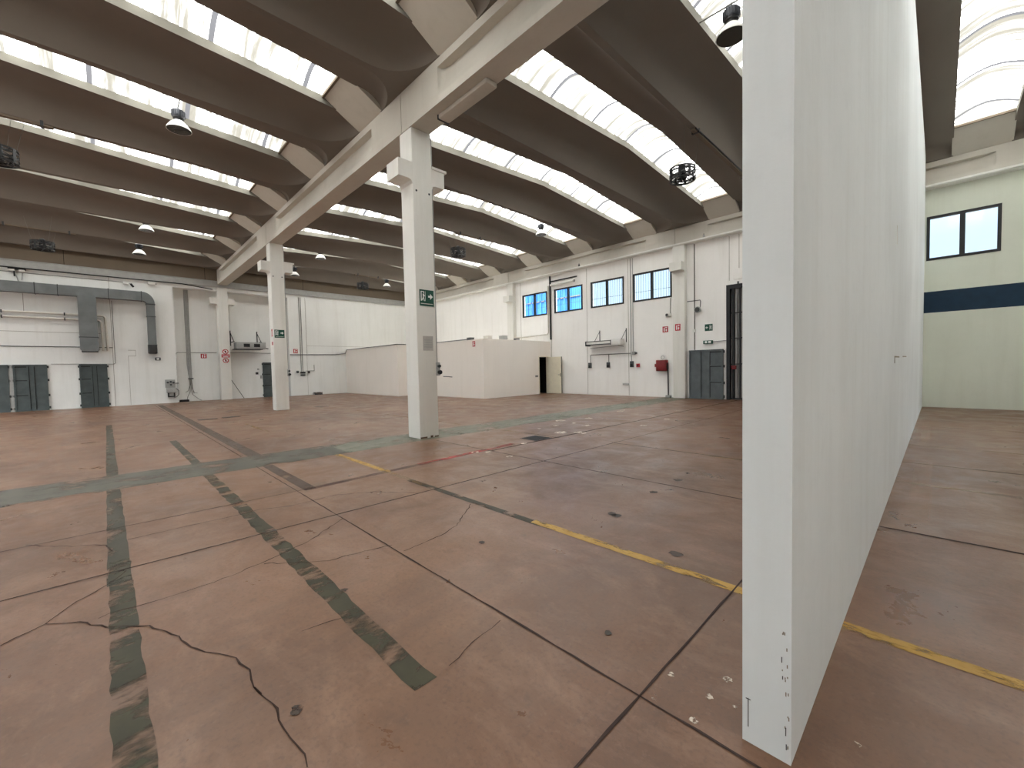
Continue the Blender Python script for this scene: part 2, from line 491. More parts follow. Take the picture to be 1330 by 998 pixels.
crack('crack', z1([(650, 632), (900, 575), (1220, 505)]) + z3([(60, 480), (230, 460), (450, 405), (650, 388), (880, 395)]), .010, m_joint_faint, jit=.005)
crack('scratch', z4([(280, 305), (420, 255), (540, 222)]), .008, m_joint_faint, jit=.003)
for px, py, r in ((386, 923, .028), (790, 823, .02), (795, 668, .05), (801, 670, .05), (849, 640, .05), (881, 624, .06), (878, 720, .05), (626, 705, .03), (447, 767, .025)):
    x, y = F(px, py); blob('dark_stain', x, y, r, m_stain)
for px, py, r in ((728, 546.5, .16), (745, 550, .1), (762, 553, .12), (728, 562, .16), (750, 562, .12), (765, 543.5, .12), (806, 534.5, .13), (809, 533, .1), (835, 553, .1), (866, 544.7, .1), (680, 576.5, .07), (662, 593.5, .06), (617, 588, .08), (634, 587.5, .06), (722, 553, .08), (700, 557, .06), (758, 563, .08)):
    x, y = F(px, py); blob('paint_splash', x, y, r, m_splash, sx=.8)
for px, py, r in ((872, 877, .022), (945, 884, .03), (921, 906, .024), (851, 907, .022), (901, 937, .024), (957, 919, .022), (1113, 968, .018)):
    x, y = F(px, py); blob('filler_spot', x, y, r * .75, m_filler)
along_y('paint_trace', 5.1, 8.2, -.13, .16, m_trace, .0012, .01)
along_y('paint_trace', 9.8, 12.6, -.16, .12, m_trace, .0012, .01)
t = thing('drain_grate', 'black square drain grate let into the brown floor near the pillar', 'drain', (-5.63, 6.12, 0))
build('rim', MB().box(-5.86, -5.40, 5.89, 6.35, .0, .004), m_black, t)
mb = MB()
for i in range(7): mb.box(-5.83, -5.43, 5.93 + i * .06, 5.945 + i * .06, .004, .012)
build('bars', mb, m_dsteel, t)
for i, (x, y, w, lab) in enumerate(((-16.12, 2.25, .5, 'dark steel floor cover, nearer the camera of the pair left of second pillar'), (-16.24, 2.9, .5, 'dark steel floor cover, nearer the second pillar of the pair'), (-17.66, 6.28, .55, 'dark steel floor cover beyond the second pillar, towards the cabin'))):
    t = thing('floor_cover', lab, 'floor cover', (x, y, 0), 'steel floor covers')
    build('plate', MB().bbox(x - .13, x + .13, y - w / 2, y + w / 2, -.002, .008, .003), m_black, t)
    build('handle', MB().box(x - .04, x + .04, y - .02, y + .02, .008, .012), m_dsteel, t)

# ------------------------------------------------------------------ roof ribs and skylights
def g_tip(d): return 7.335 + .057 * d
SPAN = YB - BY1       # 12.18
def rib_mesh():
    ds = [-.2, 0, .008, .03, .06, .1, .15, .2, .26, .32, .4, .5, .6, .7, .8, .86, 1.0]
    half = ds + [1.6 + i * .75 for i in range(6)] + [SPAN / 2 - .15]
    st = [(d, d) for d in half] + [(SPAN / 2, SPAN / 2)] + [(SPAN - d, d) for d in reversed(half)]
    mb = MB(); rows = []
    NT_ = 12
    for y, d in st:
        dd = max(d, 0)
        e = 1.0 if dd >= .42 else math.sqrt(max(0, 1 - (1 - dd / .42) ** 2))
        g = g_tip(min(dd, SPAN / 2 - .05))
        zt = ZBOT + (g - ZBOT) * e
        k = min(dd / .86, 1)
        zc = min(g + .17, ZBOT + .06 + (g_tip(.86) + .17 - ZBOT - .06) * k) if dd < .86 else g + .17
        zc = max(zc, zt + .012)
        wb = .07 + (HALF - .07) * (1 - math.sqrt(max(0, 1 - (1 - dd / .85) ** 2))) if dd < .85 else .07
        wb = min(wb, HALF - .004)
        ring = []
        for sgn in (-1, 1):
            seq = [(HALF, zc), (HALF, zt)] + [None] * 0
            prof = []
            for i in range(NT_, -1, -1):
                t_ = i / NT_
                pz = 1 - (1 - t_) ** 3.6
                prof.append((wb + (HALF - wb) * t_, ZBOT + (zt - ZBOT) * pz))
            side = [(HALF, zc)] + prof
            if sgn < 0: ring += [(-u, y, z) for u, z in side]
            else: ring += [(u, y, z) for u, z in reversed(side)]
        rows.append(ring)
    n = len(rows[0])
    vs = [v for r in rows for v in r]; fs = []
    for i in range(len(rows) - 1):
        for j in range(n):
            fs.append((i * n + j, i * n + (j + 1) % n, (i + 1) * n + (j + 1) % n, (i + 1) * n + j))
    fs.append(tuple(range(n))); fs.append(tuple((len(rows) - 1) * n + j for j in range(n)))
    return mb.add(vs, fs)
def pane_mesh():
    mb = MB(); rows = []
    ys = [.84 + i * (SPAN / 2 - .84) / 12 for i in range(13)]
    ys = ys + [SPAN - y for y in reversed(ys[:-1])]
    nu = 12
    for y in ys:
        d = min(y, SPAN - y)
        z = g_tip(min(d, SPAN / 2 - .05)) + .175
        rows.append([(-.03 + (GAP + .06) * j / nu, y, z + .2 * math.sin(PI * j / nu)) for j in range(nu + 1)])
    vs = [v for r in rows for v in r]; n = nu + 1
    return mb.add(vs, [(i * n + j, i * n + j + 1, (i + 1) * n + j + 1, (i + 1) * n + j) for i in range(len(rows) - 1) for j in range(nu)])
def closure_mesh(end):
    f = (lambda y: y) if end == 0 else (lambda y: SPAN - y)
    z1_, z0_ = g_tip(.86) + .15, ZBOT + .01
    nu = 12
    mb = MB()
    # sloping plate, 4 cm thick
    a = [(-.03, f(-.1), z0_ - .05), (GAP + .03, f(-.1), z0_ - .05), (GAP + .03, f(.8), z1_ - .02), (-.03, f(.8), z1_ - .02)]
    b = [(p[0], f(f(p[1]) - .02), p[2] + .22) for p in a]
    mb.add(a + b, [(0, 1, 2, 3), (4, 5, 6, 7), (0, 1, 5, 4), (1, 2, 6, 5), (2, 3, 7, 6), (3, 0, 4, 7)])
    # arched tympanum under the pane's end
    top = [(-.03 + (GAP + .06) * j / nu, z1_ + .025 + .195 * math.sin(PI * j / nu)) for j in range(nu + 1)]
    poly = [(-.03, z1_ - .03)] + top + [(GAP + .03, z1_ - .03)]
    return mb.prism(poly, 'y', f(.78), f(.83))
def lip_mesh(end):
    f = (lambda y: y) if end == 0 else (lambda y: SPAN - y)
    z = g_tip(.86) + .15
    return MB().box(0, GAP, f(.80), f(.85), z - .04, z + .012)

rib_me = rib_mesh(); pane_me = pane_mesh(); cl0, cl1, lp0, lp1 = closure_mesh(0), closure_mesh(1), lip_mesh(0), lip_mesh(1)
rib_proto = None; sky_proto = None
for bay, y0, bayname in ((0, BY1, 'bay beyond the main beam'), (1, BY0 - SPAN, 'bay on the camera side of the main beam')):
    for k in range(6, -5, -1):
        cx = CURB0 - PITCH * k - HALF
        n = ordinal(6 - k)
        if rib_proto is None:
            rib = build('roof_rib', rib_me, m_rib, None)
            # keep the wing edges, the face towards each skylight, painted like the curb
            rib_proto = rib
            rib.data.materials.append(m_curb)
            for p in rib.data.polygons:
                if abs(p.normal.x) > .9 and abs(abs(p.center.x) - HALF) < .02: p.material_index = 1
        else:
            rib = rib_proto.copy(); COL.objects.link(rib)
        rib.location = (cx, y0, 0)
        tag(rib, f'concrete gull-wing roof rib, {n} from the far left wall, {bayname}', 'roof rib', 'precast roof ribs', 'structure')
        if k > 5.5: pass
        # skylight on the camera side of this rib
        if k == -4: continue
        sx = CURB0 - PITCH * k
        if sky_proto is None:
            s = thing('skylight', '', 'skylight', (0, 0, 0), None, 'structure')
            build('pane', pane_me, m_sky, s, smooth=40)
            build('end_closure', cl0, m_beam, s); build('end_closure', cl1, m_beam, s)
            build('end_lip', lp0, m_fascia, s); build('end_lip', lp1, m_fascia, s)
            sky_proto = s
        else:
            s = copy_tree(sky_proto)
        s.location = (sx, y0, 0)
        tag(s, f'milky arched skylight strip, {n} from the far left wall, {bayname}', 'skylight', 'skylight strips between roof ribs', 'structure')

# ------------------------------------------------------------------ beams
def beam_profile_mesh(x0, x1, y0, y1, z0, z1, faces, rec):
    """concrete beam along x; faces: which sides carry a long scooped recess; rec: list of (xa, xb)"""
    mb = MB()
    # solid core without the recessed side faces, then the faces as grids
    for zf in (z0, z1):
        mb.add([(x0, y0, zf), (x1, y0, zf), (x1, y1, zf), (x0, y1, zf)], [(0, 1, 2, 3)])
    for xf in (x0, x1):
        mb.add([(xf, y0, z0), (xf, y1, z0), (xf, y1, z1), (xf, y0, z1)], [(0, 1, 2, 3)])
    zr1, zr0 = z1 - .15, z0 + .12
    zs = [z0, zr0, zr0 + .06, zr0 + .16, zr0 + .26, zr1 - .05, zr1 - .02, zr1, z1]
    dz = [0, 0, .03, .075, .115, .14, .14, 0, 0]
    xs = {x0, x1}
    for a, b in rec:
        for e, s in ((a, 1), (b, -1)):
            for o in (0, .02, .06, .12, .2, .3): xs.add(e + s * o)
    xs = sorted(x for x in xs if x0 <= x <= x1)
    def depth(x, i):
        for a, b in rec:
            if a <= x <= b:
                m = 1.0
                for e in (x - a, b - x): m = min(m, math.sqrt(max(0, 1 - (1 - min(e / .3, 1)) ** 2)))
                return dz[i] * m
        return 0
    for y, s in ((y0, 1), (y1, -1)):
        n = len(zs)
        use = y in faces
        vs = [(x, y + (s * depth(x, i) if use else 0), z) for x in xs for i, z in enumerate(zs)]
        mb.add(vs, [(a * n + i, (a + 1) * n + i, (a + 1) * n + i + 1, a * n + i + 1) for a in range(len(xs) - 1) for i in range(n - 1)])
    return mb
JX = -7.72
segs = [(XL - .5, JX - 10.02), (JX - 10.0, JX - .02), (JX, JX + 10.0), (JX + 10.02, XE + .1)]
for i, (a, b) in enumerate(segs):
    rec = [(a + 1.3, b - 1.3)] if b - a > 4 else []
    struct('main_beam', beam_profile_mesh(a, b, BY0, BY1, BZ0, BZ1, (BY0, BY1), rec), m_beam,
           ['pale concrete main beam, length nearest the far left wall', 'pale concrete main beam, length between the two free standing pillars', 'pale concrete main beam, length crossing overhead nearest the camera', 'pale concrete main beam, last length past the partition wall'][i], 'beam', ((a + b) / 2, BY0, BZ0), 'main beam lengths')
    struct('wall_beam', beam_profile_mesh(a, b, YB, YR + .02, 6.36, BZ1, (YB,), rec), m_beam,
           ['pale concrete wall beam over the blank wall beside the low cabin', 'pale concrete wall beam over the row of four windows', 'pale concrete wall beam over the black gate and the far window', 'pale concrete wall beam, last length past the single window'][i], 'beam', ((a + b) / 2, YB, 6.36), 'wall beam lengths')
struct('trim_1', MB().box(XL, XE, YB - .07, YB + .01, 6.345, 6.40).box(XL, XE, YB - .012, YR, 6.33, 6.352), m_white, 'thin white cable channel along the foot of the wall beam', 'cable channel')
struct('trim_2', beam_profile_mesh(XL - .5, XE, YN - .3, BY0 - SPAN, BZ0, BZ1, (), []), m_beam, 'concrete edge beam over the near side wall', 'beam')

# ------------------------------------------------------------------ pillars
def pillar(name, x1, y0, w, ztop, label, corb=(1, 1), zc=5.23, group='main pillars', deep=None):
    """square pillar, front (+x) face at x1, near (-y) face at y0"""
    d = deep or w
    t = thing(name, label, 'pillar', (x1 - w / 2, y0 + d / 2, 0), group, 'structure')
    build('shaft', MB().bbox(x1 - w, x1, y0, y0 + d, 0, ztop, .014), m_pillar, t)
    for s, on in zip((-1, 1), corb):
        if not on: continue
        ya = y0 if s < 0 else y0 + d
        L = .31
        P = [(ya - s * .01, zc - .10), (ya + s * .03, zc - .02), (ya + s * .09, zc), (ya + s * L, zc), (ya + s * L, zc + .335), (ya - s * .01, zc + .335)]
        c = build('corbel', MB().prism(P, 'x', x1 - w + .0, x1 - .0), m_pillar, t)
        if s > 0:
            build('bearing_pad', MB().box(x1 - w - .02, x1 + .02, ya, ya + L + .05, zc + .335, zc + .385), m_pillar, c)
    return t
p1 = pillar('pillar', -7.39, 4.549, .456, BZ0 + .003, 'square white pillar nearest the camera with green exit sign', (1, 1))
p2 = pillar('pillar', -17.40, 4.549, .456, BZ0 + .003, 'square white pillar in the middle distance with small red labels')
p3 = pillar('pillar', -27.36, 4.50, .48, BZ0 + .003, 'white pillar against the far left wall with red warning signs')
p4 = pillar('pillar', 2.6, 4.549, .456, BZ0 + .003, 'square white pillar beyond the partition wall')
for i, (x, lab) in enumerate(((-7.35, 'white wall pillar right of the red fire hose cabinet'), (-17.40, 'white wall pillar rising behind the cabin roof'), (2.6, 'white wall pillar past the single far window'))):
    pillar('wall_pillar', x, YB + .005, .5, 6.335, lab, (1, 0), 5.27, 'wall pillars', .26)
build('base_scuff', MB().box(-7.392, -7.3865, 4.56, 4.72, .004, .035).box(-7.392, -7.3865, 4.80, 4.86, .004, .045).box(-7.392, -7.3865, 4.9, 5.0, .004, .03), m_wood, p1)
for (px, z) in ((-7.39, 5.03), (-17.40, 5.03)):
    for yy in (4.63, 4.93):
        t = build('bolt_hole', MB().cyl((px - .012, yy, z), .022, 0, .014, 12, 'x'), m_black, p1 if px > -10 else p2)

# ------------------------------------------------------------------ walls
WIN = [(-16.84, -14.98), (-14.47, -12.62), (-12.12, -10.28), (-9.81, -7.99), (-.31, 1.12)]
WZ0, WZ1 = 4.29, 5.56
GATE = (-5.81, -2.6, 0, 4.44)
wr = struct('wall_right', grid_wall('y', YR, YR + .22, XREC - .3, XE + .3, 0, 8.1, [(a, b, WZ0, WZ1) for a, b in WIN] + [GATE]), m_wall, 'long pale side wall with a row of high black windows', 'wall')
mb = MB()
for x in (-12.37, -10.06, -14.72, -17.0): mb.box(x - .008, x + .008, YR - .004, YR + .01, .02, 6.3)
for x in (-5.71, -5.36): mb.box(x - .007, x + .007, YR - .004, YR + .01, 4.6, 6.3)
mb.box(-7.03, -7.016, YR - .004, YR + .01, .02, 6.3)
build('panel_joint', mb, m_groove, wr)
build('navy_band', MB().box(-.345, XE, YR - .003, YR + .01, 2.77, 3.385), m_navy, wr, smooth=0)
build('grey_green_paint', grid_wall('y', YR - .002, YR + .001, -.346, XE, 0, 8.0, [(-.31, 1.12, WZ0, WZ1)]), m_wall_green, wr, smooth=0)
build('panel', MB().bbox(-5.55, -4.2, YR - .03, YR + .02, 4.62, 5.02, .006), m_wall, wr)

# left wall: front plane with a recess around the third pillar
wl = struct('wall_left', grid_wall('x', XL, XREC, YN - .3, YR + .1, 0, 7.30, [(2.63, 8.0, -1, 5.93)]), m_wall_far, 'far pale wall with grey doors, metal ducting and a shallow recess', 'wall')
build('recess_wall', MB().box(XREC - .2, XREC, 2.3, 8.3, 0, 6.2), m_wall_far, wl)
build('fascia', MB().box(XL - .1, XL + .05, YN, YR, 6.44, 7.3), m_fascia, wl)  # shade above the steel band is put into this dark colour
build('steel_band', MB().box(XL - .05, XL + .10, YN, YR, 6.13, 6.44).box(XL - .05, XL + .13, YN, YR, 6.42, 6.445), m_grey, wl)
mb = MB()
for y in (-.02 - 1.1, 4.0, 8.9): mb.box(XL + .04, XL + .054, y - .008, y + .008, 6.45, 7.25)
build('fascia_joint', mb, m_dark, wl)
mb = MB()
mb.box(XL - .004, XL + .003, .28, .295, 0.0, 6.1).box(XL - .004, XL + .003, -3.2, -.02, 3.42, 3.435).box(XL - .004, XL + .003, -2.4, -2.385, 4.3, 5.05)
mb.box(XL - .004, XL + .003, 8.98, 8.99, .02, 6.0).box(XL - .004, XL + .003, 9.0, 17.3, 3.05, 3.062).box(XL - .004, XL + .003, 9.0, 9.012, 2.55, 5.9)
mb.box(XL - .004, XL + .003, .82, .83, .02, 2.4).box(XL - .004, XL + .003, .82, 1.1, 2.38, 2.395).box(XL - .004, XL + .003, .82, 1.1, 2.66, 2.675).box(XL - .004, XL + .003, 1.09, 1.1, 2.38, 2.67)
build('panel_joint', mb, m_groove, wl)

# near side wall and end wall behind the camera, openings added for side light
ADDED_WIN = [(-26.5 + i * 4.4, -22.6 + i * 4.4, 1.2, 5.9) for i in range(5)]
struct('wall_near', grid_wall('y', YN - .25, YN, XREC - .3, XE + .3, 0, 8.1, ADDED_WIN), m_wall, 'pale side wall behind the camera with window openings added for light', 'wall')
struct('wall_end', grid_wall('x', XE, XE + .25, YN - .3, YR + .3, 0, 8.1, [(10.5, 12.5, 0.0, 2.4)]), m_wall, 'pale end wall with a doorless opening added for light', 'wall')

# partition wall (from the camera side to the window wall)
PX0, PX1, PY0 = -.502, -.346, 1.665
prof = [(PY0, 0), (YR, 0), (YR, 6.34), (YB - .08, 6.34), (YB - .08, 7.2), (BY1 + .002, 7.2), (BY1 + .002, BZ0 - .002), (BY0 - .002, BZ0 - .002), (BY0 - .002, 7.2), (PY0, 7.2)]
pw = struct('wall_partition', MB().prism(prof, 'x', PX0, PX1), m_part, 'tall white partition wall with its end edge close to the camera', 'wall', smooth=0)
build('white_strip', MB().box(PX1 - .002, PX1 + .006, 6.32, 6.36, 2.70, 2.90), m_signwhite, pw)
mb = MB()
mb.box(PX1 - .002, PX1 + .004, 6.25, 6.95, 1.445, 1.46).box(PX1 - .002, PX1 + .004, 6.22, 6.25, 1.38, 1.46).box(PX1 - .002, PX1 + .004, 7.7, 8.5, 1.455, 1.468)
build('scratch_mark', mb, m_groove, pw)
mb = MB()
for x, z, h in ((-.482, .06, .11), (-.36, .05, .02), (-.362, .1, .03), (-.372, .3, .012), (-.375, .36, .02)): mb.box(x - .0015, x + .0015, PY0 - .0015, PY0 + .002, z, z + h)
mb.box(-.49, -.474, PY0 - .0015, PY0 + .002, .165, .168)
build('pencil_mark', mb, m_dgrey, pw)
mb = MB()
for i in range(16): 
    z = random.uniform(.03, .5); x = -.35 - abs(random.gauss(0, .012)); mb.box(x - .0016, x + .0016, PY0 - .0012, PY0 + .002, z, z + random.uniform(.004, .016))
build('chipped_paint', mb, m_groove, pw)

# ------------------------------------------------------------------ cabin (low white room)
CZ = 2.81
CX1, CYF, CYL, CXS = -14.83, 12.62, 11.42, -20.6
mb = MB()
poly = [(XL + .001, CYL), (CXS, CYL), (CXS, CYF), (CX1, CYF), (CX1, CYF + .12), (CXS - .12, CYF + .12), (CXS - .12, CYL + .12), (XL + .001, CYL + .12)]
mb.prism(poly, 'z', 0, CZ)
cab = struct('wall_cabin', mb, m_cabin, 'low white cabin front standing behind the nearest pillar', 'cabin wall', smooth=0)
build('side_wall', grid_wall('x', CX1 - .12, CX1, CYF + .12, YR - .002, 0, CZ, [(16.48, 17.2, -1, 1.97)]), m_cabin, cab, smooth=0)
build('roof', MB().prism([(XL + .01, CYL + .02), (CXS - .02, CYL + .02), (CXS - .02, CYF + .02), (CX1 - .02, CYF + .02), (CX1 - .02, YR - .01), (XL + .01, YR - .01)], 'z', CZ - .1, CZ - .005), m_cabin, cab, smooth=0)
build('shade_panel', MB().box(-17.0, -16.9, 14.8, YR - .01, 0, CZ - .12).box(-16.9, CX1 - .125, YR - .05, YR - .01, 0, CZ - .12), m_dark, cab)  # dark sheets stand in for the shade inside the cabin
# open door of the cabin
d = thing('door_1', 'open cream flush door of the white cabin', 'door', (CX1, 17.2, 0), None, 'structure')
build('frame', MB().box(CX1 - .13, CX1 + .02, 16.44, 16.485, 0, 2.01).box(CX1 - .13, CX1 + .02, 17.195, 17.24, 0, 2.01).box(CX1 - .13, CX1 + .02, 16.44, 17.24, 1.965, 2.01), m_cream, d)
a = math.radians(4)
def leafp(l, o): return (CX1 + .03 + l * math.cos(a) + o * math.sin(a), 17.2 + l * math.sin(a) - o * math.cos(a))
leaf = build('leaf', MB().prism([leafp(0, -.02), leafp(.86, -.02), leafp(.86, .02), leafp(0, .02)], 'z', .01, 1.955), m_cream, d)
hx, hy = leafp(.79, .02)
build('handle', MB().tube([(hx, hy, 1.0), (hx, hy - .05, 1.0), (hx - .11, hy - .055, 1.0)], .011, 8).box(hx - .018, hx + .018, hy - .006, hy + .002, .9, 1.08), m_dsteel, leaf)
build('edge_strip', MB().prism([leafp(.86, -.022), leafp(.872, -.022), leafp(.872, .022), leafp(.86, .022)], 'z', .01, 1.955), m_dgrey, leaf)
t = thing('wall_switch', 'double light switch on the cabin wall left of its doorway', 'switch', (CX1, 16.27, .94))
build('plate', MB().bbox(CX1 - .001, CX1 + .012, 16.16, 16.38, .90, 1.0, .004), m_grey, t)
build_each('rocker', MB().box(CX1 + .012, CX1 + .018, 16.19, 16.25, .92, .98).box(CX1 + .012, CX1 + .018, 16.29, 16.35, .92, .98), m_dgrey, t)
t = thing('steel_cupboard', 'dark grey cupboard inside the cabin doorway', 'cupboard', (-15.9, 16.9, 0))
build('body', MB().bbox(-16.2, -15.6, 16.5, 17.3, 0, 1.05, .01), m_dgrey, t)
build('door', MB().box(-15.6, -15.585, 16.52, 17.28, .04, 1.0), m_dsteel, t)
build('worktop', MB().box(-16.22, -15.56, 16.46, 17.34, 1.05, 1.09), m_black, t)

# ------------------------------------------------------------------ windows
for i, (a, b) in enumerate(WIN):
    w = thing(f'window_{i+1}', ['black framed high window nearest the wall pillar behind the cabin roof', 'black framed high window second along, under the white tube lamp', 'black framed high window third along, above the wall heater', 'black framed high window fourth along, cut by the wall pillar corbel', 'black framed high window alone above the navy band'][i], 'window', ((a + b) / 2, YR, WZ0), 'high black windows', 'structure')
    y0, y1, f = YR - .02, YR + .07, .07
    fr = MB().box(a, a + f, y0, y1, WZ0, WZ1).box(b - f, b, y0, y1, WZ0, WZ1).box(a + f, b - f, y0, y1, WZ0, WZ0 + f).box(a + f, b - f, y0, y1, WZ1 - f, WZ1)
    build('frame', fr, m_black, w)
    m = (a + b) / 2
    build('mullion', MB().box(m - .055, m + .055, y0 + .005, y1, WZ0 + f, WZ1 - f), m_black, w)
    for s0, s1 in ((a + f, m - .055), (m + .055, b - f)):
        build('pane', MB().box(s0, s1, YR + .03, YR + .036, WZ0 + f, WZ1 - f), m_glass, w)
    if i < 4:
        gb = MB(); n = 15
        for q in range(n):
            x = a + .08 + (b - a - .16) * q / (n - 1)
            gb.tube([(x, YR + .15, WZ0), (x, YR + .15, WZ1)], .008, 6)
        for z in (WZ0 + .45,): gb.tube([(a, YR + .15, z), (b, YR + .15, z)], .008, 6)
        build_each('security_bar', gb, m_dgrey, w)
for i, (a, b, c, e) in enumerate(ADDED_WIN):  # frames for the added, unseen openings, left unglazed
    w = thing(f'window_{i+6}', f'large window opening added in the side wall behind the camera, {ordinal(i)} from the far end', 'window', ((a + b) / 2, YN, c), 'added windows behind the camera', 'structure')
    f = .08
    build('frame', MB().box(a, a + f, YN - .2, YN - .1, c, e).box(b - f, b, YN - .2, YN - .1, c, e).box(a, b, YN - .2, YN - .1, c, c + f).box(a, b, YN - .2, YN - .1, e - f, e).box((a + b) / 2 - .04, (a + b) / 2 + .04, YN - .2, YN - .1, c, e), m_black, w)

# ------------------------------------------------------------------ grey panel doors
def panel_door(n, axis, p, a0, a1, z1, label, mat, left=True):
    """folding sheet-steel door leaf standing on the wall plane p, spanning a0..a1"""
    c = (p, (a0 + a1) / 2, 0) if axis == 'x' else ((a0 + a1) / 2, p, 0)
    d = thing(f'door_{n}', label, 'door', c, 'grey steel panel doors', 'structure')
    def bx(mb, a, b, q0, q1, z0, z_):
        return mb.box(p + q0, p + q1, a, b, z0, z_) if axis == 'x' else mb.box(a, b, p - q1, p - q0, z0, z_)
    w = a1 - a0
    fr = MB(); bx(fr, a0, a0 + .05, 0, .09, .0, z1); bx(fr, a1 - .05, a1, 0, .09, 0, z1); bx(fr, a0, a1, 0, .1, z1 - .06, z1); bx(fr, a0, a1, 0, .08, .0, .05)
    build('frame', fr, mat, d)
    leaf = build('leaf', bx(MB(), a0 + .05, a1 - .05, 0, .05, .05, z1 - .06), mat, d)
    rb = MB()
    cuts = (.42, .58) if left else (.34, .6)
    for c_ in cuts: bx(rb, a0 + w * c_ - .025, a0 + w * c_ + .025, .05, .085, .05, z1 - .06)
    lo, hi = (a0 + .05, a0 + w * cuts[0]) if left else (a0 + w * cuts[1], a1 - .05)
    for z in (z1 * .36, z1 * .68): bx(rb, lo, hi, .05, .085, z - .025, z + .025)
    build_each('stiffener', rb, mat, leaf)
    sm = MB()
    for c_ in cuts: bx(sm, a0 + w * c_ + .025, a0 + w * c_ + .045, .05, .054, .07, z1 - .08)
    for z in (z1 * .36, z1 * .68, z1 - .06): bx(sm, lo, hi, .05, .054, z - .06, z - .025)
    build_each('raised_strip', sm, m_black, leaf)  # black strips paint in shade under and beside the stiffeners
    for z in (.12, z1 * .33, z1 * .66, z1 - .1):
        h = MB(); bx(h, a1 - .02, a1 + .05, .01, .07, z - .05, z + .05); build('hinge', h, m_dsteel, d)
        if left:
            h = MB(); bx(h, a0 - .04, a0 + .02, .01, .07, z - .05, z + .05); build('hinge', h, m_dsteel, d)
    return d
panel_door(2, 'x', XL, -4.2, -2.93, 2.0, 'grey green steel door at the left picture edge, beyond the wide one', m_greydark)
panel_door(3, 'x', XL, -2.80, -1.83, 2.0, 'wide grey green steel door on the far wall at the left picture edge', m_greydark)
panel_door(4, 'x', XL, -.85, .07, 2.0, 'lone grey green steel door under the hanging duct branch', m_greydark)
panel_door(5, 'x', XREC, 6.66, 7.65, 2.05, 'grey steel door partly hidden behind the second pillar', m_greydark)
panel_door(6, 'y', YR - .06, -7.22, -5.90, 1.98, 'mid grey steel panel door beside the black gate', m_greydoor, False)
build('jamb', MB().box(XL, XL + .07, -2.925, -2.805, 0, 2.0), m_grey, wl)

# ------------------------------------------------------------------ tall black gate
g = thing('door_7', 'tall black barred folding gate partly hidden by the partition wall', 'gate', ((GATE[0] + GATE[1]) / 2, YR, 0), None, 'structure')
a, b, z0, z1g = GATE
build('frame', MB().box(a, a + .13, YR - .04, YR + .12, 0, z1g).box(b - .13, b, YR - .04, YR + .12, 0, z1g).box(a + .13, b - .13, YR - .04, YR + .12, z1g - .16, z1g), m_black, g)
build('sheet', MB().box(a, b, YR + .13, YR + .16, 0, z1g), m_gatepanel, g)
mb = MB()
for i in range(12):
    x = a + .24 + i * .235
    mb.tube([(x, YR + .03, .03), (x, YR + .03, z1g - .16)], .03 if i % 3 else .05, 10)
build_each('upright', mb, m_black, g)
mb = MB()
for i in range(10):
    x = a + .33 + i * .282
    mb.tube([(x, YR + .09, .03), (x, YR + .09, z1g - .18)], .055, 12)
build_each('column', mb, m_gatepanel, g)
mb = MB()
for z in (.03, 1.36, 2.36, 3.33): mb.box(a + .13, b - .13, YR - .0, YR + .02, z, z + .04)
build_each('rail', mb, m_black, g)
build('lock', MB().bbox(a + .18, a + .36, YR - .05, YR + .02, 1.18, 1.33, .01), m_redbox, g)
build('top_bolt', MB().cyl((a + .42, YR - .02, z1g), .03, 0, .09, 10), m_dsteel, g)
build('reflector', MB().bbox(a + .66, a + .72, YR - .03, YR + .0, 2.72, 2.84, .008), m_white, g)

# ------------------------------------------------------------------ signs
def sign(name, label, cat, axis, p, a, z, w, h, bg, shapes, group=None, parent=None):
    """flat plate; axis x faces +x at plane p, axis y faces -y; shapes: list of (material, polygon in -.5..5 units)"""
    c = (p, a, z) if axis == 'x' else (a, p, z)
    t = thing(name, label, cat, c, group)
    if axis == 'x': build('plate', MB().box(p, p + .006, a - w / 2, a + w / 2, z - h / 2, z + h / 2), bg, t, smooth=0)
    else: build('plate', MB().box(a - w / 2, a + w / 2, p - .006, p, z - h / 2, z + h / 2), bg, t, smooth=0)
    by = {}
    for m, poly in shapes: by.setdefault(m.name, (m, []))[1].append(poly)
    for m, polys in by.values():
        mb = MB()
        for poly in polys:
            pp = [(a + q[0] * w, z + q[1] * h) for q in poly]
            if axis == 'x': mb.prism(pp, 'x', p + .006, p + .0085)
            else: mb.prism(pp, 'y', p - .0085, p - .006)
        build('pictogram', mb, m, t, smooth=0)
    return t
def rect(x0, x1, y0, y1): return [(x0, y0), (x1, y0), (x1, y1), (x0, y1)]
def disc(cx, cy, rx, ry, n=14): return [(cx + rx * math.cos(2 * PI * i / n), cy + ry * math.sin(2 * PI * i / n)) for i in range(n)]
W_ = m_signwhite
def man(cx, s=1): # running figure
    return [(W_, disc(cx + .02, .33, .035, .05)), (W_, [(cx - .05, .24), (cx + .04, .26), (cx + .03, .0), (cx - .03, .02)]), (W_, [(cx - .03, .04), (cx + .03, .04), (cx + .09, -.2), (cx + .04, -.2)]), (W_, [(cx - .03, .04), (cx + .02, .04), (cx - .08, -.18), (cx - .13, -.15)]), (W_, [(cx + .03, .24), (cx + .11, .12), (cx + .09, .08), (cx + .02, .16)])]
arrow_r = [(W_, rect(.1, .28, .04, .16)), (W_, [(.24, -.08), (.43, .1), (.24, .28)])]
exit_shapes = [(W_, rect(-.42, -.36, -.2, .4)), (W_, rect(-.36, -.2, .36, .4)), (W_, rect(-.12, -.1, -.2, .4))] + man(-.24) + arrow_r + [(m_pipe, rect(-.42, .42, -.385, -.34))]
sign('exit_sign', 'green running man exit sign with arrow on the nearest pillar', 'sign', 'x', -7.389, 4.797, 2.893, .34, .34 * .97, m_signgreen, exit_shapes, 'exit signs')
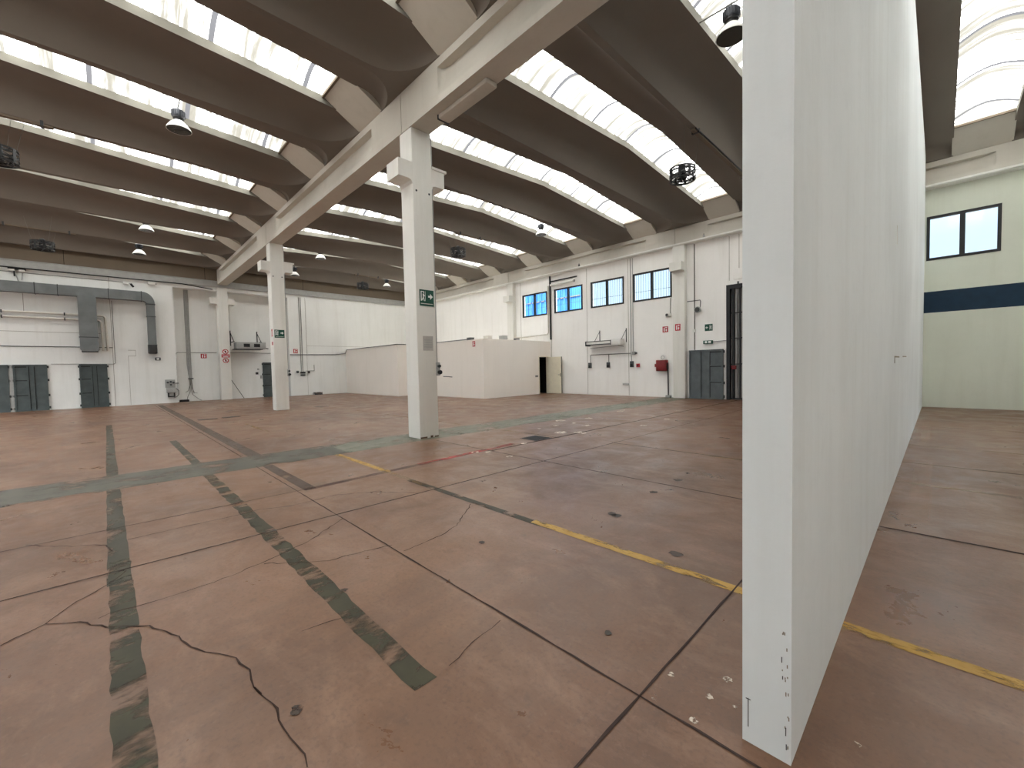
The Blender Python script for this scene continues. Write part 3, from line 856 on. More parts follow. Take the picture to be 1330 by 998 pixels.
sign('exit_sign', 'green running man exit sign with arrow on the second pillar', 'sign', 'x', -17.399, 4.76, 2.89, .34, .3, m_signgreen, exit_shapes, 'exit signs')
sign('paper_notice', 'faded grey paper notice taped to the nearest pillar', 'notice', 'x', -7.389, 4.80, 1.962, .24, .3, m_paper, [(m_grey, rect(-.38, .38, .2 - i * .16, .26 - i * .16)) for i in range(4)])
sign('warning_label', 'narrow tall red and white label on the second pillar', 'sign', 'y', 4.548, -17.55, 2.93, .12, .28, m_signred, [(W_, rect(-.3, .3, .1 - .2 * i, .18 - .2 * i)) for i in range(3)])
sign('warning_label', 'small square dark red label under the narrow one on the second pillar', 'sign', 'y', 4.548, -17.53, 2.53, .14, .12, m_signred, [(m_dgrey, rect(-.25, .25, -.25, .2))])
# warning signs of the third pillar
for zz, kind in ((2.64, 0), (2.41, 1), (2.16, 2)):
    P3x = -27.359
    lab = ['round red prohibition sign, topmost on the far wall pillar', 'red rectangular danger sign, middle one on the far wall pillar', 'round red prohibition sign, lowest on the far wall pillar'][kind]
    t = thing('danger_sign', lab, 'sign', (P3x, 4.755, zz), 'signs on the far wall pillar')
    if kind == 1:
        build('plate', MB().box(P3x, P3x + .006, 4.57, 4.95, zz - .085, zz + .085), m_signred, t, smooth=0)
        build('pictogram', MB().box(P3x + .006, P3x + .009, 4.6, 4.92, zz - .02, zz + .015).box(P3x + .006, P3x + .009, 4.65, 4.87, zz - .06, zz - .04), m_signwhite, t, smooth=0)
    else:
        build('plate', MB().lathe((P3x, 4.755, zz), [(0, 0), (.14, 0), (.14, .006), (0, .006)], 24, 'x'), m_signwhite, t)
        build('ring', MB().ring((P3x, 4.755, zz), .1, .14, .006, .009, 24, 'x'), m_signred, t)
        mb = MB().prism([(4.755 - .085, zz + .065), (4.755 - .065, zz + .085), (4.755 + .085, zz - .065), (4.755 + .065, zz - .085)], 'x', P3x + .006, P3x + .0095)
        build('bar', mb, m_signred, t)
        build('pictogram', MB().box(P3x + .006, P3x + .008, 4.72, 4.79, zz - .06, zz + .06), m_black, t)
EXT = [(W_, rect(-.3, -.1, -.35, .25)), (W_, rect(-.24, -.16, .25, .38)), (W_, [(.05, -.1), (.18, .12), (.3, -.1), (.24, -.35), (.1, -.35)]), (W_, rect(.02, .32, .22, .38))]
sign('extinguisher_sign', 'red fire extinguisher sign in the far wall recess, left of the pillar', 'sign', 'x', XREC + .001, 3.86, 2.42, .26, .24, m_signred, EXT, 'red fire signs')
sign('extinguisher_sign', 'red fire sign on the far wall pilaster above the socket group', 'sign', 'x', XL + .001, 8.34, 2.72, .24, .26, m_signred, EXT, 'red fire signs')
sign('extinguisher_sign', 'red fire sign near the top of the cabin front', 'sign', 'y', CYF - .001, -15.5, 2.6, .2, .26, m_signred, EXT, 'red fire signs')
sign('extinguisher_sign', 'red fire hose sign on the wall just left of the wall pillar', 'sign', 'y', YR - .001, -8.29, 2.94, .25, .25, m_signred, EXT, 'red fire signs')
sign('extinguisher_sign', 'red fire sign on the wall pillar right of the fire hose cabinet', 'sign', 'y', YB - .001, -7.635, 2.96, .22, .28, m_signred, EXT, 'red fire signs')
sign('exit_sign', 'square green exit sign on the wall above the grey panel door', 'sign', 'y', YR - .001, -6.48, 2.87, .3, .27, m_signgreen, [(W_, rect(-.36, -.1, -.06, .06)), (W_, [(-.22, -.2), (-.42, 0), (-.22, .2)]), (W_, rect(.12, .16, -.35, .35)), (W_, rect(.34, .38, -.35, .35))] + [(m, [(q[0] + .46, q[1] - .05) for q in poly]) for m, poly in man(-.24)], 'exit signs')
t = thing('emergency_light', 'green and white emergency light just over the grey panel door', 'emergency light', (-6.49, YR, 2.28))
build('body', MB().bbox(-6.67, -6.31, YR - .09, YR, 2.21, 2.35, .015), m_signgreen, t)
build_each('diffuser', MB().bbox(-6.60, -6.52, YR - .1, YR - .08, 2.24, 2.32, .006).bbox(-6.47, -6.36, YR - .1, YR - .08, 2.24, 2.32, .006), m_signwhite, t)
t = thing('emergency_light', 'small dark emergency light box above the electric board on the far wall', 'emergency light', (XL, 1.92, 2.25))
build('body', MB().bbox(XL, XL + .08, 1.80, 2.02, 2.17, 2.32, .02), m_dgrey, t)
build('diffuser', MB().box(XL + .08, XL + .084, 1.86, 1.96, 2.2, 2.29), m_signwhite, t)

# ------------------------------------------------------------------ ducting on the far wall
t = thing('air_duct', 'grey sheet metal air duct along the far wall with drop branches', 'duct', (XL, -1, 5.0))
DX0, DX1 = XL + .02, XL + .42
build('trunk', MB().box(DX0, DX1, -7.0, 1.42, 5.06, 5.49), m_steel, t)
fl = MB()
for y in (-5.0, -2.02, -1.35, -.02 + .27, 1.40): fl.box(DX0 - .01, DX1 + .02, y - .012, y + .012, 5.04, 5.51)
build_each('flange', fl, m_dsteel, t)
arc = []
n = 10
yc, zc_ = 1.42, 4.93
outer = [(yc + .46 * math.sin(PI / 2 * i / n), zc_ + .56 * math.cos(PI / 2 * i / n)) for i in range(n + 1)]
inner = [(yc + .15 * math.sin(PI / 2 * i / n), zc_ + .13 * math.cos(PI / 2 * i / n)) for i in range(n, -1, -1)]
build('elbow', MB().prism(outer + inner, 'x', DX0, DX1), m_steel, t)
dr = build('side_drop', MB().box(DX0, DX1 - .1, 1.57, 1.88, 2.95, 4.93), m_steel, t)
fl = MB()
for z in (4.92, 4.32, 2.93): fl.box(DX0 - .01, DX1 - .07, 1.55, 1.90, z - .012, z + .012)
build_each('flange', fl, m_dsteel, dr)
build('outlet', MB().bbox(DX0, DX1 - .04, 1.55, 1.89, 2.50, 2.94, .04), m_dsteel, dr)
dr = build('front_drop', MB().box(DX0 + .18, DX1 + .25, -.76, -.17, 3.2, 5.06), m_steel, t)
build('outlet', MB().prism([(-.76, 3.2), (-.17, 3.2), (-.15, 2.66), (-.2, 2.57), (-.7, 2.57), (-.76, 2.66)], 'x', DX0 + .18, DX1 + .27), m_steel, dr)
build('flange', MB().box(DX0 + .17, DX1 + .28, -.78, -.15, 3.19, 3.22), m_dsteel, dr)
build('outlet_rim', MB().box(DX0 + .19, DX1 + .26, -.72, -.19, 2.54, 2.60), m_black, dr)
for nm, z, ye, r, lab in (('insulated_pipe', 4.25, .10, .045, 'white lagged pipe on the far wall, upper of the pair behind the duct'), ('insulated_pipe', 4.03, -.05, .045, 'white lagged pipe on the far wall, lower of the pair behind the duct')):
    P = [(XL + .09, -7.0, z), (XL + .09, ye - .22, z)] + [(XL + .09, ye - .12 + .12 * math.sin(q * PI / 10), z - .12 + .12 * math.cos(q * PI / 10)) for q in range(1, 5)] + [(XL + .09, ye, z - .2), (XL + .09, ye + .03, 2.62)]
    t = thing(nm, lab, 'pipe', (XL + .09, ye, z), 'lagged pipes on the far wall')
    build('lagging', MB().tube(P, r, 12), m_pipe, t)
    cl = MB()
    for y in (-5, -3.0, -1.2): cl.box(XL, XL + .15, y - .02, y + .02, z - .06, z + .06)
    build_each('clamp', cl, m_dsteel, t)

# far wall cables and small gear
def cable(name, label, pts, r=.012, mat=None, group='wall cables', cat='cable'):
    return tag(build(name, MB().tube(pts, r, 6), mat or m_cable, None, pts[0]), label, cat, group)
X = XL + .02
cable('cable', 'dark cable run under the grey band of the far wall', [(X + .1, -7, 6.10), (X + .1, -1, 6.10), (X + .1, 3, 6.11), (X + .1, 4.0, 6.0), (X + .1, 4.3, 5.97)], .025, m_black)
cable('cable', 'thin conduit along the far wall above the duct', [(X, -7, 5.93), (X, .9, 5.93)], .012)
cable('cable', 'thin grey cable falling from below the duct to the lone door', [(X, .35, 5.0), (X, .36, 2.05), (X, .3, 2.0), (X, -1.7, 2.0 + .02)], .012)
cable('cable', 'dark straight conduit behind the duct branch on the far wall', [(X, -3.6, 2.79), (X, -.2, 2.79), (X, .1, 2.78), (X, .3, 2.78)], .014, m_black)
cable('conduit', 'grey conduit across the wall recess by the third pillar', [(XREC + .02, 2.66, 2.3), (XREC + .02, 2.68, 2.55), (XREC + .02, 2.75, 2.60), (XREC + .02, 4.45, 2.60)], .016)
cable('conduit', 'grey conduit down the left edge of the wall recess', [(XREC + .02, 2.68, 2.3), (XREC + .02, 2.68, .4)], .010)
cable('cable', 'dark cable along the far wall under the heater behind the second pillar', [(XREC + .02, 5.0, 2.6), (XREC + .02, 5.4, 2.62), (XREC + .02, 6.9, 2.60), (XREC + .02, 7.9, 2.58)], .014)
cable('cable', 'dark cable from the far pilaster along the cabin top edge', [(X, 8.02, 2.50), (X, 9.5, 2.51), (X, 10.7, 2.52), (X + .05, 11.36, 2.60), (X + .2, 11.38, CZ + .02), (-24, 11.38, CZ + .02), (-20.55, 11.38, CZ + .02), (-20.55, 12.56, CZ + .02), (-17.6, 12.58, CZ + .03), (-15.9, 12.6, CZ + .03)], .022, m_dgrey)
t = thing('cable_bundle', 'thick grey cable bundle dropping down the far wall recess', 'cable', (XREC, 3.2, 0))
tr = MB()
for i in range(4): tr.tube([(XREC + .05, 3.13 + i * .05, 5.92), (XREC + .05, 3.13 + i * .05, 1.95), (XREC + .05, 3.19 + i * .035, 1.2)], .024, 8)
build('riser', tr, m_grey, t)
for pts in ([(3.2, 1.2), (3.22, .9), (3.1, .55), (3.0, .5)], [(3.25, 1.2), (3.28, .7), (3.38, .45), (3.5, .42)], [(3.22, 1.2), (3.25, .6), (3.3, .35), (3.55, .1), (3.68, .02)], [(3.2, 1.2), (3.19, .5), (3.08, .25), (3.04, .03)], [(3.27, 1.2), (3.3, .8), (3.33, .5), (3.36, .42)]):
    build('cable_tail', MB().tube([(XREC + .06, y, z) for y, z in pts], .013, 6), m_cable, t)
build('strap', MB().box(XREC, XREC + .09, 3.14, 3.36, 1.18, 1.24), m_dgrey, t)
t = thing('floor_box', 'small black box on the floor in the recess corner', 'box', (XREC + .12, 2.9, 0))
build('body', MB().bbox(XREC + .02, XREC + .22, 2.72, 3.12, 0, .1, .01), m_black, t)
build('lid', MB().box(XREC + .02, XREC + .22, 2.74, 3.10, .1, .112), m_dgrey, t)
t = thing('electric_board', 'grey electric socket board on the far wall near the recess edge', 'electric board', (XL, 2.34, .3))
build('panel', MB().bbox(XL, XL + .05, 2.14, 2.54, .78, 1.19, .008), m_grey, t)
build('cabinet', MB().bbox(XL, XL + .16, 2.18, 2.56, .52, .78, .02), m_grey, t)
for y, z in ((2.24, 1.05), (2.36, 1.08), (2.47, 1.03), (2.36, .93)):
    build('socket', MB().cyl((XL + .05, y, z), .045, 0, .05, 12, 'x'), m_dgrey, t)
build('bracket', MB().box(XL, XL + .14, 2.22, 2.27, .36, .52).box(XL, XL + .14, 2.46, 2.51, .36, .52).box(XL, XL + .14, 2.22, 2.51, .30, .36), m_black, t)
build('lead', MB().tube([(XL + .1, 2.56, .74), (XL + .1, 2.66, .62), (XL + .1, 2.66, .42), (XL + .1, 2.56, .3), (XL + .1, 2.45, .26)], .012, 6).tube([(XL + .04, 2.54, 1.0), (XL + .04, 2.68, 1.0)], .015, 6), m_black, t)
t = thing('security_camera', 'small white security camera under the far wall top, black lens', 'camera', (XL, 1.0, 5.88))
build('junction_box', MB().bbox(XL, XL + .1, .78, .98, 5.82, 5.94, .01), m_white, t)
build('arm', MB().tube([(XL + .05, .98, 5.9), (XL + .12, 1.08, 5.84)], .015, 6), m_grey, t)
build('lens_body', MB().tube([(XL + .1, 1.06, 5.86), (XL + .2, 1.13, 5.72)], .045, 10), m_black, t)
t = thing('junction_box', 'white junction box below the grey band near the recess', 'junction box', (XL, 1.8, 5.95))
build('body', MB().bbox(XL + .0, XL + .12, 1.68, 1.96, 5.92, 6.06, .012), m_white, t)
build('gland', MB().cyl((XL + .06, 1.96, 5.98), .02, 0, .05, 8, 'y'), m_dgrey, t)
t = thing('cable_hanger', 'black bracket with white clamps near the far wall top left', 'bracket', (XL, -2.5, 5.95))
build('bracket', MB().box(XL, XL + .15, -2.75, -2.25, 6.03, 6.07).box(XL, XL + .1, -2.6, -2.56, 5.75, 6.05), m_black, t)
build_each('clamp', MB().bbox(XL + .02, XL + .14, -2.74, -2.56, 5.96, 6.06, .02).bbox(XL + .02, XL + .14, -2.45, -2.28, 5.94, 6.04, .02), m_white, t)
build_each('hose', MB().tube([(XL + .05, -2.6, 5.95), (XL + .06, -2.52, 5.75), (XL + .08, -2.48, 5.55)], .02, 6).tube([(XL + .05, -2.35, 5.95), (XL + .06, -2.38, 5.6)], .016, 6), m_grey, t)
t = thing('heater_unit', 'grey air heater hung on brackets right of the third pillar', 'heater', (XREC + .45, 5.9, 2.8))
HX0, HX1 = XREC + .25, XREC + .95
hb = build('casing', MB().bbox(HX0, HX1, 5.22, 6.66, 2.80, 3.17, .02), m_grey, t)
build_each('outlet', MB().box(HX1, HX1 + .01, 5.56, 5.86, 2.90, 3.08).box(HX1, HX1 + .01, 6.06, 6.36, 2.90, 3.08), m_black, hb)
build('underside_tray', MB().box(HX0 - .05, HX1, 5.15, 6.5, 2.76, 2.80), m_dsteel, t)
for y in (5.12, 6.44):
    build('bracket', MB().box(XREC, XREC + .04, y - .02, y + .02, 3.0, 3.85).box(XREC, HX1, y - .02, y + .02, 3.17, 3.21).tube([(XREC + .03, y, 3.75), (HX1 - .1, y, 3.2)], .018, 6), m_black, t)
build('valve', MB().tube([(HX1 - .1, 6.66, 2.85), (HX1 - .1, 6.8, 2.82)], .025, 8), m_dsteel, t)
tag(build('leaning_rod', MB().tube([(XREC + .1, 5.05, 1.1), (XREC + .38, 5.58, .02)], .014, 8), m_black, None, (XREC + .38, 5.58, 0)), 'thin black rod leaning on the far wall beside the third pillar', 'rod')
def outlet_box(name, label, axis, p, a, z, w, h, mat=None, group='wall sockets', lid=True):
    c = (p, a, z) if axis == 'x' else (a, p, z)
    t = thing(name, label, 'socket', c, group)
    if axis == 'x':
        build('box', MB().bbox(p, p + .09, a - w / 2, a + w / 2, z - h / 2, z + h / 2, .012), mat or m_dgrey, t)
        if lid: build('lid', MB().bbox(p + .085, p + .11, a - w * .4, a + w * .4, z - h * .42, z + h * .05, .006), m_black, t)
    else:
        build('box', MB().bbox(a - w / 2, a + w / 2, p - .09, p, z - h / 2, z + h / 2, .012), mat or m_dgrey, t)
        if lid: build('lid', MB().bbox(a - w * .4, a + w * .4, p - .11, p - .085, z - h * .42, z + h * .05, .006), m_black, t)
    return t
outlet_box('wall_socket', 'dark round socket on the far wall left of the half hidden door', 'x', XREC + .001, 6.35, 1.42, .13, .14)
outlet_box('wall_socket', 'small grey socket just above the dark one by the half hidden door', 'x', XREC + .001, 6.42, 1.66, .09, .08, m_grey, lid=False)
outlet_box('wall_socket', 'grey switch at the frame of the half hidden door', 'x', XREC + .001, 6.56, 1.2, .09, .18, m_grey, lid=False)
outlet_box('wall_socket', 'dark socket on the far pilaster, left of the wide one', 'x', XL + .001, 8.40, 1.45, .12, .14)
outlet_box('wall_socket', 'wide dark double socket in the middle of the far pilaster', 'x', XL + .001, 8.70, 1.40, .28, .12)
outlet_box('wall_socket', 'flat dark socket right under the wide one on the far pilaster', 'x', XL + .001, 8.70, 1.26, .26, .08)
outlet_box('wall_socket', 'dark socket on the far pilaster, right of the wide one', 'x', XL + .001, 9.05, 1.42, .12, .13)
cable('conduit', 'pair of thin conduits down the far pilaster', [(X, 8.62, 6.0), (X, 8.62, 1.46)], .016)
cable('conduit', 'second thin conduit down the far pilaster, right of its pair', [(X, 8.72, 6.0), (X, 8.72, 1.46)], .016)
cable('conduit', 'short bent conduit right of the pilaster sockets', [(X, 8.9, 1.5), (X, 9.38, 1.5), (X, 9.38, 1.88)], .016)
t = thing('junk_heap', 'small dark heap of bent wire on the floor by the far wall', 'junk', (XL + .2, 9.5, 0))
for i in range(9):
    a0, r = random.uniform(0, 6), random.uniform(.12, .22)
    cy = 9.5 + random.uniform(-.18, .18)
    P = [(XL + .22 + .1 * math.cos(a0 + q * .5), cy + r * math.cos(q * .5), .02 + .13 * abs(math.sin(q * .5 + i))) for q in range(10)]
    build('wire', MB().tube(P, .012, 6), m_black if i % 2 else m_wood, t)
build_each('offcut', MB().bbox(XL + .12, XL + .3, 9.3, 9.52, 0, .09, .01).bbox(XL + .12, XL + .28, 9.58, 9.74, 0, .07, .01), m_dgrey, t)
# switches and conduits on the free pillars
for n_, px, zz, lab, lab2 in ((1, -7.39, 1.43, 'grey switch box with black sockets on the nearest pillar edge', 'thin vertical conduit on the right edge of the nearest pillar'), (2, -17.40, 1.42, 'grey switch box with black sockets on the second pillar', 'thin vertical conduit on the right edge of the second pillar')):
    yb = 5.005
    t = thing('switch_box', lab, 'switch box', (px - .06, yb + .03, zz), 'pillar switch boxes')
    build('box', MB().bbox(px - .13, px + .02, yb - .03, yb + .07, zz - .14, zz + .14, .012), m_grey, t)
    build('socket', MB().cyl((px + .02, yb + .03, zz + .06), .034, 0, .04, 12, 'x'), m_black, t)
    build('socket', MB().cyl((px + .02, yb + .04, zz - .07), .045, 0, .05, 12, 'x'), m_black, t)
    cable('conduit', lab2, [(px - .02, yb + .014, zz + .14), (px - .02, yb + .014, 5.0), (px - .02, yb + .014, 6.2)], .014, m_grey)

# ------------------------------------------------------------------ right wall gear
t = thing('heater_unit', 'white infrared heater on bracket arms under the third window', 'heater', (-11.2, YR, 2.5))
HY0, HY1 = YR - .75, YR - .42
build('body', MB().bbox(-12.14, -10.72, HY0 + .3, HY1 + .3, 2.45, 2.60, .03), m_white, t)
build('reflector', MB().prism([(-12.1, 2.44), (-10.78, 2.44), (-10.78, 2.47), (-12.1, 2.47)], 'y', HY0 + .28, HY1 + .32), m_dgrey, t)
build('end_frame', MB().box(-12.17, -12.12, HY0 + .28, HY1 + .32, 2.40, 2.63).box(-10.75, -10.70, HY0 + .28, HY1 + .32, 2.40, 2.63).box(-12.17, -10.7, HY0 + .285, HY0 + .3, 2.59, 2.62), m_dsteel, t)
build('burner_box', MB().bbox(-10.7, -10.2, HY0 + .25, HY1 + .3, 2.36, 2.66, .03), m_white, t)
for x in (-11.62, -10.17):
    build('bracket', MB().box(x - .015, x + .015, YR - .03, YR, 2.5, 3.15).tube([(x, YR - .02, 3.1), (x - .0, HY0 + .3, 2.62)], .012, 6), m_dsteel, t)
build('gas_pipe', MB().tube([(-12.0, YR - .3, 2.28), (-10.5, YR - .25, 2.36), (-10.2, YR - .2, 2.3)], .014, 6), m_grey, t)
Yc = YR - .02
cable('conduit', 'grey horizontal conduit linking the three sockets under the heater', [(-12.18, Yc, 1.6), (-12.18, Yc, 1.94), (-12.14, Yc, 1.975), (-9.96, Yc, 1.975)], .02)
cable('conduit', 'short drop conduit to the middle socket under the heater', [(-11.12, Yc, 1.96), (-11.12, Yc, 1.6)], .02)
cable('conduit', 'tall grey conduit on the wall between third and fourth windows', [(-9.93, Yc, 6.3), (-9.93, Yc, 2.0), (-9.9, Yc, 1.6)], .022, m_grey)
cable('conduit', 'second tall conduit beside the first between the last windows', [(-9.82, Yc, 6.3), (-9.82, Yc, 2.06)], .016, m_grey)
t = thing('junction_box', 'grey junction box at the right end of the socket conduit', 'junction box', (-9.75, YR, 1.97))
build('body', MB().bbox(-9.86, -9.7, YR - .07, YR, 1.9, 2.05, .01), m_grey, t)
build('plug', MB().cyl((-9.66, YR - .05, 1.97), .05, -.04, .03, 10, 'x'), m_dgrey, t)
outlet_box('wall_socket', 'dark socket box, leftmost under the white heater', 'y', YR - .001, -12.2, 1.46, .16, .26)
outlet_box('wall_socket', 'dark socket box, middle of three under the white heater', 'y', YR - .001, -11.14, 1.46, .16, .26)
outlet_box('wall_socket', 'dark socket box, rightmost of three under the heater', 'y', YR - .001, -9.88, 1.47, .17, .28)
t = thing('alarm_button', 'small red and dark alarm button right of the sockets', 'alarm button', (-9.58, YR, 1.41))
build('box', MB().bbox(-9.66, -9.5, YR - .06, YR, 1.33, 1.49, .01), m_signred, t)
build('button', MB().cyl((-9.58, YR - .06, 1.41), .035, -.03, 0, 12, 'y'), m_black, t)
outlet_box('wall_socket', 'low flat grey triple socket near the floor under the heater', 'y', YR - .001, -10.2, .545, .3, .09, m_grey, lid=False)
# fire hose cabinet
t = thing('fire_hose_cabinet', 'red fire hose cabinet with a round white plate on top', 'fire cabinet', (-8.38, YR, 1.14))
build('body', MB().bbox(-8.62, -8.17, YR - .24, YR, 1.14, 1.62, .02), m_redbox, t)
build('door', MB().bbox(-8.60, -8.2, YR - .255, YR - .235, 1.17, 1.59, .008), m_redbox, t)
build('hinge_block', MB().bbox(-8.70, -8.6, YR - .2, YR - .05, 1.32, 1.46, .015), m_redbox, t)
build('number_plate', MB().lathe((-8.37, YR - .08, 1.73), [(0, -.01), (.14, -.01), (.14, .01), (0, .01)], 24, 'y'), m_signwhite, t)
build('plate_mark', MB().ring((-8.37, YR - .095, 1.73), .06, .08, -.002, .004, 20, 'y'), m_grey, t)
build('feed_pipe', MB().tube([(-8.15, YR - .08, 1.5), (-8.14, YR - .08, .1)], .028, 10), m_dsteel, t)
build('pipe_foot', MB().bbox(-8.24, -8.02, YR - .16, YR, 0, .1, .02), m_grey, t)
# wall lamps / sirens
t = thing('wall_siren', 'small white siren on a cable left of the wall pillar corbel', 'siren', (-8.1, YR, 3.5))
build('box', MB().bbox(-8.24, -8.02, YR - .12, YR, 3.46, 3.6, .02), m_white, t)
build('horn', MB().lathe((-8.13, YR - .12, 3.53), [(.03, 0), (.06, -.08), (.02, -.08)], 14, 'y'), m_dgrey, t)
build('cable', MB().tube([(-8.06, YR - .02, 3.6), (-8.05, YR - .02, 4.25)], .012, 6), m_black, t)
t = thing('spotlight', 'round grey wall spotlight right of the wall pillar', 'spotlight', (-6.82, YR, 3.6))
build('head', MB().lathe((-6.84, YR - .14, 3.6), [(0, .1), (.08, .1), (.13, -.08), (.12, -.1), (0, -.09)], 18, 'y'), m_grey, t)
build('lens', MB().lathe((-6.84, YR - .14, 3.6), [(0, -.10), (.1, -.10), (.1, -.105), (0, -.105)], 18, 'y'), m_lampglass, t)
build('bracket', MB().tube([(-6.78, YR - .1, 3.7), (-6.78, YR - .05, 3.95), (-6.8, YR - .055, 4.0), (-7.32, YR - .055, 4.0)], .016, 6), m_dgrey, t)
cable('conduit', 'thin conduit falling to the grey panel door past the spotlight', [(-7.04, Yc, 6.3), (-7.04, Yc, 2.75), (-7.04, Yc, 2.0)], .014)
t = thing('junction_box', 'tiny white box on the thin conduit above the panel door', 'junction box', (-7.04, YR, 2.78))
build('body', MB().bbox(-7.1, -6.98, YR - .06, YR - .0, 2.72, 2.84, .008), m_white, t)
build('gland', MB().cyl((-7.04, YR - .03, 2.84), .016, 0, .03, 8), m_grey, t)
cable('cable', 'thin dark cable from the emergency light to the gate', [(-6.31, Yc, 2.29), (-5.82, Yc, 2.31)], .010, m_dgrey)
t = thing('tube_lamp', 'white tube lamp on the wall above the second window', 'lamp', (-13.9, YR, 5.85))
build('housing', MB().tube([(-14.62, YR - .12, 5.80), (-13.1, YR - .12, 5.80)], .06, 12), m_white, t)
build('end_cap', MB().tube([(-13.1, YR - .12, 5.80), (-13.02, YR - .12, 5.80)], .062, 12), m_grey, t)
build_each('bracket', MB().box(-14.3, -14.26, YR - .12, YR, 5.78, 5.82).box(-13.5, -13.46, YR - .12, YR, 5.78, 5.82), m_grey, t)
tag(build('black_rail', MB().box(-14.7, -12.95, YR - .06, YR, 5.985, 6.035), m_black, None, (-13.8, YR, 6.0)), 'thin black rail on the wall above the white tube lamp', 'rail')
cable('downpipe', 'dark vertical pipe between the first two windows', [(-14.72, YR - .05, 6.3), (-14.72, YR - .05, 2.9)], .05, m_dsteel, None, 'pipe')
cable('conduit', 'white conduit bending along the wall above the cabin roof', [(-14.86, Yc - .05, 5.8), (-14.86, Yc - .05, 3.3), (-14.95, Yc - .05, 3.2), (-16.9, Yc - .05, 3.16), (-18.2, Yc - .05, 3.2)], .035, m_pipe)
# stuff lying on the cabin roof
for nm, lab, x, y, w, dd, h, mat in (('crate', 'dark small crate on the cabin roof edge, leftmost of the clutter', -16.6, 13.3, .3, .25, .16, m_dgrey), ('crate', 'pale cardboard box on the cabin roof in the clutter middle', -16.3, 14.2, .35, .3, .26, m_pipe), ('crate', 'grey box on the cabin roof nearest the wall pillar', -16.2, 15.2, .35, .3, .3, m_grey)):
    t = thing(nm, lab, 'box', (x, y, CZ), 'boxes on the cabin roof')
    build('body', MB().bbox(x - w / 2, x + w / 2, y - dd / 2, y + dd / 2, CZ - .005, CZ + h, .012), mat, t)
    build('lid', MB().bbox(x - w / 2 - .01, x + w / 2 + .01, y - dd / 2 - .01, y + dd / 2 + .01, CZ + h, CZ + h + .025, .006), mat, t)
tag(build('cable_coil', MB().tube([(-15.9 + .16 * math.cos(q * .6) , 15.9 + .16 * math.sin(q * .6), CZ + .02 + q * .005) for q in range(34)], .018, 6), m_black, None, (-15.9, 15.9, CZ)), 'black coil of cable on the cabin roof', 'cable coil')
tag(build('hook_bar', MB().tube([(-18.05, CYF - .02, 1.05), (-17.6, CYF - .03, 1.04), (-17.25, CYF - .05, 1.02)], .02, 8), m_dgrey, None, (-17.6, CYF, 1.04)), 'short grey bar fixed on the cabin front beside the nearest pillar', 'bar')

# tube lamp body under the main beam
t = thing('strip_light', 'long beige strip light under the main beam right of the nearest pillar', 'lamp', (-6.0, 4.84, BZ0))
build('housing', MB().bbox(-6.70, -5.30, 4.72, 4.97, BZ0 - .09, BZ0 + .004, .03), m_beam, t)
build('end_cap', MB().bbox(-6.725, -6.70, 4.715, 4.975, BZ0 - .095, BZ0 + .001, .01), m_dsteel, t)

# ------------------------------------------------------------------ high-bay lamps
def make_lamp():
    t = thing('high_bay_lamp', '', 'lamp', (0, 0, 0), 'high bay lamps')
    build('reflector', MB().lathe((0, 0, 0), [(.245, 0), (.235, .03), (.17, .13), (.11, .19), (.085, .21), (.08, .21), (.10, .185), (.16, .125), (.225, .03), (.235, .0), (.245, 0)], 32), m_white, t)
    build('glass', MB().lathe((0, 0, 0), [(0, .012), (.15, .01), (.233, .004), (.233, .0), (.15, .004), (0, .006)], 32), m_lampglass, t)
    build('neck', MB().lathe((0, 0, 0), [(.085, .2), (.09, .24), (.11, .26), (.115, .30)], 24), m_black, t)
    fin = MB().lathe((0, 0, 0), [(0, .29), (.12, .29), (.125, .31), (.125, .43), (.11, .45), (0, .45)], 24)
    for i in range(20):
        a_ = 2 * PI * i / 20
        fin.prism([(.12 * math.cos(a_ - .04), .12 * math.sin(a_ - .04)), (.138 * math.cos(a_ - .04), .138 * math.sin(a_ - .04)), (.138 * math.cos(a_ + .04), .138 * math.sin(a_ + .04)), (.12 * math.cos(a_ + .04), .12 * math.sin(a_ + .04))], 'z', .31, .43)
    build('ballast_housing', fin, m_housing, t)
    build('hanger', MB().tube([(0, 0, .44), (0, 0, .56)], .012, 8).tube([(.05, 0, .44), (.05, 0, .53), (0, 0, .56)], .006, 6), m_dsteel, t)
    build('cross_rod', MB().tube([(-.56, 0, .545), (.56, 0, .545)], .014, 8), m_cable, t)
    return t
lamp0 = make_lamp()
LAMPS = [(-12.55, 1.48, 7.17, 'white high bay lamp high up at the left, on camera side of the main beam'),
         (-22.15, 1.41, 7.20, 'white high bay lamp far left, nearer the main beam foot than the cage fan'),
         (-25.42, 1.33, 6.93, 'white high bay lamp closest to the far wall duct'),
         (-22.15, 8.12, 7.20, 'white high bay lamp beyond the second pillar under a skylight'),
         (-25.42, 7.86, 6.87, 'white high bay lamp touching the second pillar corbel in view'),
         (-25.42, 13.47, 6.93, 'white high bay lamp just left of the nearest pillar, deep in the hall'),
         (-12.33, 14.0, 7.25, 'white high bay lamp over the wall beam above the first window'),
         (-2.547, 7.88, 6.98, 'white high bay lamp cut by the partition wall at the top')]
for i, (x, y, z, lab) in enumerate(LAMPS):
    l = lamp0 if i == 0 else copy_tree(lamp0)
    l.location = (x, y, z); l['label'] = lab

